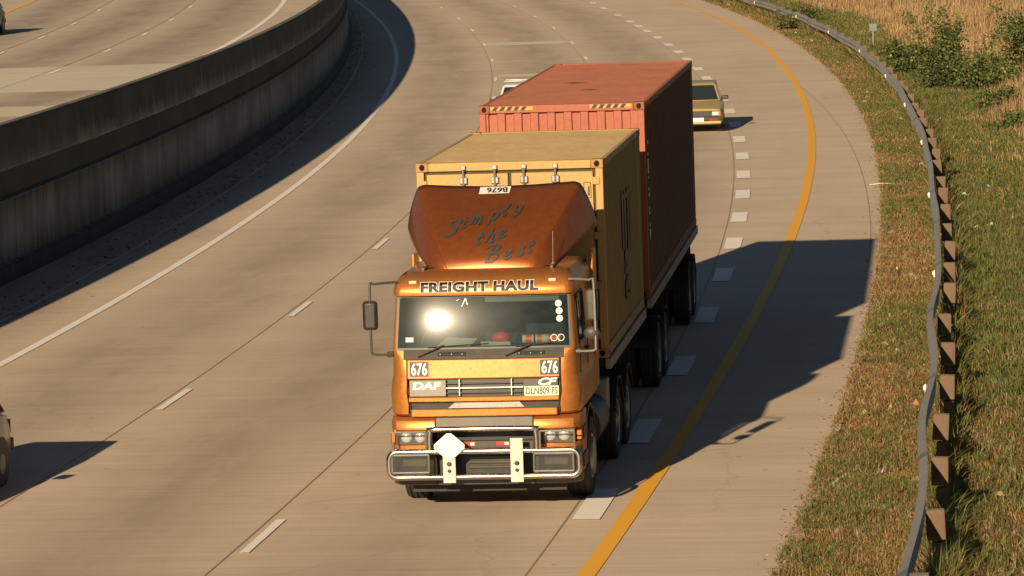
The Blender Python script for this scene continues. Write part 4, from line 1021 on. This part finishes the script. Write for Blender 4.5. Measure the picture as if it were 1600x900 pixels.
# ------------------------------------------------------------------ CONTAINERS
def corr_side(L, H, x, sx, pitch=.278, dep=.036, y0=.10, z0=.14, z1=None):
    z1 = H - .10; mb = MB(); ys = [y0]; xs = [0.]
    y = y0 + .06
    while y + pitch < L - .1:
        for dy, dx in ((0, 0), (.068, dep), (.139, dep), (.207, 0)): ys.append(y + dy); xs.append(dx)
        y += pitch
    ys.append(L - .10); xs.append(0.)
    mb.add([(sx * (x - d), yy, z) for z in (z0, z1) for yy, d in zip(ys, xs)], [(i, i + 1, len(ys) + i + 1, len(ys) + i) for i in range(len(ys) - 1)])
    return mb
def container(label, loc, rz, L, H, mats, doors):
    c = empty('shipping_container', loc, rz, label, 'container')
    mbx, mshade, mroof = mats
    W = 1.219
    for sx in (-1, 1):
        corr_side(L, H, W - .012, sx).build('side_wall', mshade, c, smooth=False, recalc=False)
        x0, x1 = sorted((sx * W, sx * (W - .06)))
        MB().box(x0, x1, .165, L - .165, H - .10, H - .012).build('top_rail', mroof, c, bevel=.008)
        MB().box(x0, x1, .165, L - .165, .012, .15).build('bottom_rail', mshade, c, bevel=.008)
        for yy in (0., L - .12):
            x0, x1 = sorted((sx * (W - .002), sx * (W - .10)))
            MB().box(x0, x1, yy + (.003 if yy == 0 else 0), yy + .12 - (.003 if yy else 0), .118, H - .118).build('corner_post', mbx if yy == 0 else mshade, c, bevel=.01)
        for yy in (0., L - .178):
            for z0 in (0., H - .118):
                x0, x1 = sorted((sx * (W + .004), sx * (W - .158)))
                cc = MB().box(x0, x1, yy - .004, yy + .178, z0, z0 + .118).build('corner_casting', M['rust'] if not doors else M['yellowrust'], c, bevel=.008)
                xm = sx * (W - .078)
                ye = yy - .007 if yy == 0 else yy + .181
                MB().add([(xm + .036 * math.cos(2 * math.pi * k / 12), ye, z0 + .06 + .042 * math.sin(2 * math.pi * k / 12)) for k in range(12)], [tuple(range(12))]).build('casting_hole', M['hole'], cc, smooth=False)
                MB().add([(sx * (W + .007), yy + .089 + .03 * math.cos(2 * math.pi * k / 12), z0 + .06 + .035 * math.sin(2 * math.pi * k / 12)) for k in range(12)], [tuple(range(12))]).build('casting_hole', M['hole'], cc, smooth=False)
    # roof, shallow transverse corrugation
    ys = []; zz = []; y = .12
    while y < L - .12:
        for dy, dz in ((0, 0), (.03, -.014), (.10, -.014), (.13, 0)): ys.append(min(y + dy, L - .1)); zz.append(dz)
        y += .21
    xs = [-W + .05, -.6, 0, .6, W - .05]
    MB().add([(x, yy, H - .016 + dz + (.006 if abs(x) < 1 else 0)) for yy, dz in zip(ys, zz) for x in xs], [(j * 5 + i, j * 5 + i + 1, (j + 1) * 5 + i + 1, (j + 1) * 5 + i) for j in range(len(ys) - 1) for i in range(4)]).build('roof', mroof, c, smooth=False)
    # rear end
    MB().box(-W + .1, W - .1, L - .05, L - .02, .12, H - .10).build('end_wall', mshade, c)
    for yy0, yy1 in ((.002, .10), (L - .10, L - .002)):
        MB().box(-W + .16, W - .16, yy0, yy1, H - .115, H - .006).build('header', mbx, c, bevel=.008)
        MB().box(-W + .16, W - .16, yy0, yy1, .006, .13).build('sill', mbx, c, bevel=.008)
    return c
M['yellowrust'] = paint('yellow_rusty_casting', (.42, .22, .08), .7, 0, .8, (.22, .09, .035), 9)
CY = container('yellow shipping container with closed doors facing forward, directly behind the cab', (Y0[0], Y0[1], ZB), A1, 6.058, 2.591, (M['yellowbox'], M['yellowshade'], M['yellowroof']), True)
CR = container('long rust red shipping container with hazard stripes, behind the yellow one', (R0[0], R0[1], ZB), A2, 12.192, 2.896, (M['redbox'], M['redshade'], M['redroof']), False)
# yellow doors
H = 2.591
MB().box(-1.12, 1.12, .05, .075, .13, H - .115).build('door_gasket', M['gasket'], CY)
for sx in (-1, 1):
    x0, x1 = sorted((sx * .022, sx * 1.085))
    d = MB().box(x0, x1, .012, .05, .16, H - .155)
    dr = d.build('door', M['yellowbox'], CY, bevel=.008)
    for z in (.3, .95, 1.6, H - .28): MB().box(sx * 1.13 - .05, sx * 1.13 + .05, -.012, .02, z - .05, z + .05).build('hinge', M['yellowbox'], dr, bevel=.012)
    for xx in (.19, .60):
        rod = MB().tube([(sx * xx, -.022, .03), (sx * xx, -.022, H - .045)], .017, 8).build('lock_rod', M['galv'], dr)
        for z in (.08, H - .07): MB().box(sx * xx - .032, sx * xx + .032, -.04, .0, z - .028, z + .028).build('rod_cam', M['galv'], rod, bevel=.006)
        for z in (.5, 1.3, H - .24): MB().box(sx * xx - .05, sx * xx + .05, -.03, .01, z - .045, z + .045).build('rod_bracket', M['galv'], rod, bevel=.01)
        MB().box(min(sx * xx, sx * xx - sx * .3), max(sx * xx, sx * xx - sx * .3), -.05, -.035, 1.05, 1.09).build('door_lever', M['galv'], rod, bevel=.005)
text_mb('1', .17, lambda x, y: (.985 + x, .008, H - .47 + y), bold=.002).build('door_number', M['textblack'], CY, smooth=False)
rect_tube(.965, 1.055, H - .50, H - .30, .008, .004).build('number_frame', M['textblack'], CY)
# side logo, three letters stacked on the shaded side
def side(l0, z0, W=1.219): return lambda x, y: (W + .004, l0 + x, z0 + y)
sg_ = MB()
for l in (2.75, 3.15, 3.62, 4.02): sg_.box(1.209, 1.2165, l, l + .16, 1.14 - .12 * (l > 3), 1.93)
sg_.box(1.209, 1.2168, 2.72, 4.2, 1.80, 1.88)
sg_.build('side_logo', M['textblack'], CY, smooth=False)
text_mb('S', .42, side(3.0, .80), bold=.03, sx=2.6).build('side_logo', M['textblack'], CY, smooth=False)
text_mb('C', .42, side(3.0, .42), bold=.03, sx=2.6).build('side_logo', M['textblack'], CY, smooth=False)
# red container front wall
H = 2.896; mb = MB(); xs = [-1.12]; ds = [0.]; x = -1.085
while x + .25 < 1.15:
    for dx, d in ((0, 0), (.012, .045), (.125, .045), (.137, 0)): xs.append(x + dx); ds.append(d)
    x += .2455
xs.append(1.12); ds.append(0.)
mb.add([(xx, .03 + d, z) for z in (.13, H - .11) for xx, d in zip(xs, ds)], [(i, i + 1, len(xs) + i + 1, len(xs) + i) for i in range(len(xs) - 1)])
mb.build('front_wall', M['redbox'], CR, smooth=False, recalc=False)
for x0, x1 in ((-1.045, -.42), (.42, 1.03)):
    MB().add([(x0, -.001, H - .075), (x1, -.001, H - .075), (x1, -.001, H - .02), (x0, -.001, H - .02)], [(0, 1, 2, 3)]).build('hazard_strip', M['hazyellow'], CR, smooth=False)
    k = MB(); x = x0 + .02
    while x + .10 < x1: k.add([(x, -.004, H - .075), (x + .06, -.004, H - .075), (x + .10, -.004, H - .02), (x + .04, -.004, H - .02)], [(0, 1, 2, 3)]); x += .105
    k.build('hazard_stripes', M['textblack'], CR, smooth=False)
for z0, z1, l0 in ((2.24, 2.29, 0), (2.07, 2.11, 0), (1.80, 2.02, 0), (1.72, 1.76, .02), (1.55, 1.59, .02), (1.46, 1.51, .02), (1.26, 1.30, .02), (1.19, 1.23, .02), (1.01, 1.05, .03), (.87, .97, .03), (.82, .86, .03)):
    MB().box(1.209, 1.2155, .52 + l0, .66 + l0, z0, z1).build('side_marking', M['white'], CR, smooth=False)
for (x, y, w_) in ((-.9, 2.2, .25), (.1, 3.8, .3), (-.3, 5.9, .35), (.75, 9.3, .3), (.9, 6.8, .15), (-.5, 10.2, .5), (.2, 11.4, .3)):
    a = [(x + .7 * w_ * math.cos(t) * random.uniform(.6, 1), y + .05 * math.sin(t) * random.uniform(.5, 1.2), H + .0) for t in [2 * math.pi * k / 10 for k in range(10)]]
    MB().add(a, [tuple(range(10))]).build('rust_patch', M['rust'], CR, smooth=False)

# ------------------------------------------------------------------ CARS (front toward -y, x right)
def make_car(label, loc, rz, paintm, L=3.9, Wd=1.62, Ht=1.38, kind='hatch', rack=False, group=None):
    c = empty('passenger_car', loc, rz, label, 'car', group); hw = Wd / 2
    zb = Ht * .655
    st = [(0.0, .88, .42, zb - .26), (.05, .93, .30, zb - .20), (.25, .97, .22, zb - .155), (.95, 1., .20, zb - .04), (1.15, 1., .20, zb), (L * .55, 1., .20, zb + .01), (L - .55, .99, .22, zb), (L - .12, .95, .28, zb - .05), (L, .90, .40, zb - .12)]
    mb = MB(); rg = []
    for y, k, z0, z1 in st:
        w_ = hw * k
        rg.append([(-w_ * .94, y, z0), (-w_, y, z0 + .12), (-w_, y, (z0 + z1) * .5 + .08), (-w_ * .95, y, z1 - .03), (-w_ * .82, y, z1), (0, y, z1 + .015), (w_ * .82, y, z1), (w_ * .95, y, z1 - .03), (w_, y, (z0 + z1) * .5 + .08), (w_, y, z0 + .12), (w_ * .94, y, z0)])
    m = 11; vs_ = [p for r_ in rg for p in r_]
    fs_ = [(j * m + i, j * m + (i + 1) % m, (j + 1) * m + (i + 1) % m, (j + 1) * m + i) for j in range(len(rg) - 1) for i in range(m)]
    fs_ += [tuple(range(m)), tuple(range((len(rg) - 1) * m, len(rg) * m))]
    body = mb.add(vs_, fs_).build('body', paintm, c, angle=32)
    # greenhouse
    y0, y1, y2, y3 = 1.02, 1.62, L - (.55 if kind == 'hatch' else .25), L - (.22 if kind == 'hatch' else .12)
    lo = [(-hw * .90, y0), (hw * .90, y0), (hw * .92, y3), (-hw * .92, y3)]; hi = [(-hw * .74, y1), (hw * .74, y1), (hw * .74, y2), (-hw * .74, y2)]
    zt = Ht - .04
    g = MB().add([(x, y, zb - .01) for x, y in lo] + [(x, y, zt) for x, y in hi] + [(x * .93, y + (.10 if y < 2 else -.10), Ht) for x, y in hi], [(0, 1, 5, 4), (1, 2, 6, 5), (2, 3, 7, 6), (3, 0, 4, 7), (4, 5, 9, 8), (5, 6, 10, 9), (6, 7, 11, 10), (7, 4, 8, 11), (8, 9, 10, 11)])
    g.build('cabin', paintm, c, bevel=.02)
    def pan(a, b, cc, d, inset, name, eps=.006):
        a, b, cc, d = map(Vector, (a, b, cc, d)); ctr = (a + b + cc + d) / 4; nrm = (b - a).cross(d - a).normalized()
        if nrm.dot(ctr - Vector((0, L / 2 + .3, 1.0))) < 0: nrm = -nrm
        ps = []
        for p in (a, b, cc, d): ps.append(p + (ctr - p).normalized() * inset * 1.4 + nrm * eps)
        return MB().add(ps, [(0, 1, 2, 3)]).build(name, M['carglass'], c, smooth=False)
    L3 = [Vector((x, y, zb - .01)) for x, y in lo]; H3 = [Vector((x, y, zt)) for x, y in hi]
    pan(L3[0], L3[1], H3[1], H3[0], .05, 'windscreen'); pan(L3[2], L3[3], H3[3], H3[2], .06, 'rear_window')
    for i0, i1 in ((1, 2), (0, 3)):
        mid0 = L3[i0].lerp(L3[i1], .52); mid1 = H3[i0].lerp(H3[i1], .45)
        pan(L3[i0], mid0, mid1, H3[i0], .055, 'side_window'); pan(mid0, L3[i1], H3[i1], mid1, .055, 'side_window')
    zf = zb - .26
    MB().box(-hw * .84, hw * .84, -.018, .05, zf - .15, zf + .012).build('grille', M['black'], c)
    for sx in (-1, 1):
        hl = MB().box(min(sx * hw * .60, sx * hw * .84), max(sx * hw * .60, sx * hw * .84), -.022, .03, zf - .125, zf - .01).build('headlight', M['lampwhite'], c, bevel=.01)
        MB().box(min(sx * hw * .845, sx * hw * .90), max(sx * hw * .845, sx * hw * .90), -.01, .1, zf - .12, zf - .02).build('indicator', M['amber'], c)
        MB().box(min(sx * hw * .5, sx * hw * .78), max(sx * hw * .5, sx * hw * .78), -.062, -.05, zf - .265, zf - .215).build('fog_light', M['redlens'] if 'yellow' in label else M['amber'], c)
        MB().box(min(sx * hw * .72, sx * hw * .92), max(sx * hw * .72, sx * hw * .92), L - .02, L + .015, zb - .32, zb - .14).build('tail_light', M['redlens'], c)
        MB().box(min(sx * (hw - .04), sx * (hw + .15)), max(sx * (hw - .04), sx * (hw + .15)), 1.22, 1.32, zb - .0, zb + .12).build('wing_mirror', M['black'], c, bevel=.02)
        for ya in (.72, L - .72):
            wh = make_wheel(c, sx * (hw - .10), ya, .29, .29, .18, sx)
            MB().lathe_x([(sx * .096, .0), (sx * .098, .34)], sx * (hw - .10), ya, .31, 24).build('wheel_arch', M['black'], c)
    MB().box(-hw * .93, hw * .93, -.05, .08, zf - .27, zf - .15).build('bumper', M['black'], c, bevel=.02)
    MB().box(-hw * .92, hw * .92, -.045, .10, zf - .36, zf - .275).build('lower_valance', paintm, c, bevel=.02)
    MB().box(-hw * .95, hw * .95, L - .08, L + .06, .38, .54).build('rear_bumper', M['black'], c, bevel=.02)
    MB().box(-.24, .24, -.066, -.054, zf - .29, zf - .18).build('number_plate', M['white'], c)
    if rack:
        for ya in (1.75, 2.5): MB().tube([(-hw * .72, ya, Ht - .02), (-hw * .68, ya, Ht + .10), (hw * .68, ya, Ht + .10), (hw * .72, ya, Ht - .02)], .018, 8).build('roof_bar', M['galv'], c)
    return c
M['carglass'] = (lambda m: (m[2].inputs['Base Color'].__setattr__('default_value', (.02, .03, .035, 1)), m[2].inputs['Roughness'].__setattr__('default_value', .06), m[0])[2])(new_mat('car_window_glass'))
make_car('gold yellow hatchback half hidden behind the red container', (5.44, 119.8, 0), R(-3.6), M['caryellow'], 3.9, 1.60, 1.35, group='small cars')
make_car('white estate car with roof bars mostly hidden behind the red container', (.42, 120.6, 0), R(-3.6), M['carwhite'], 4.3, 1.62, 1.44, 'estate', True, group='small cars')
make_car('silver car leaving the frame at the left edge of the near lanes', (-8.05, 50.9, 0), R(-8), M['carsilver'], 4.1, 1.68, 1.42, group='small cars')
make_car('dark car at the left edge of the upper carriageway', (-19.8, 153.2, ZU), R(-4), M['cardark'], 4.1, 1.66, 1.42, group='small cars')
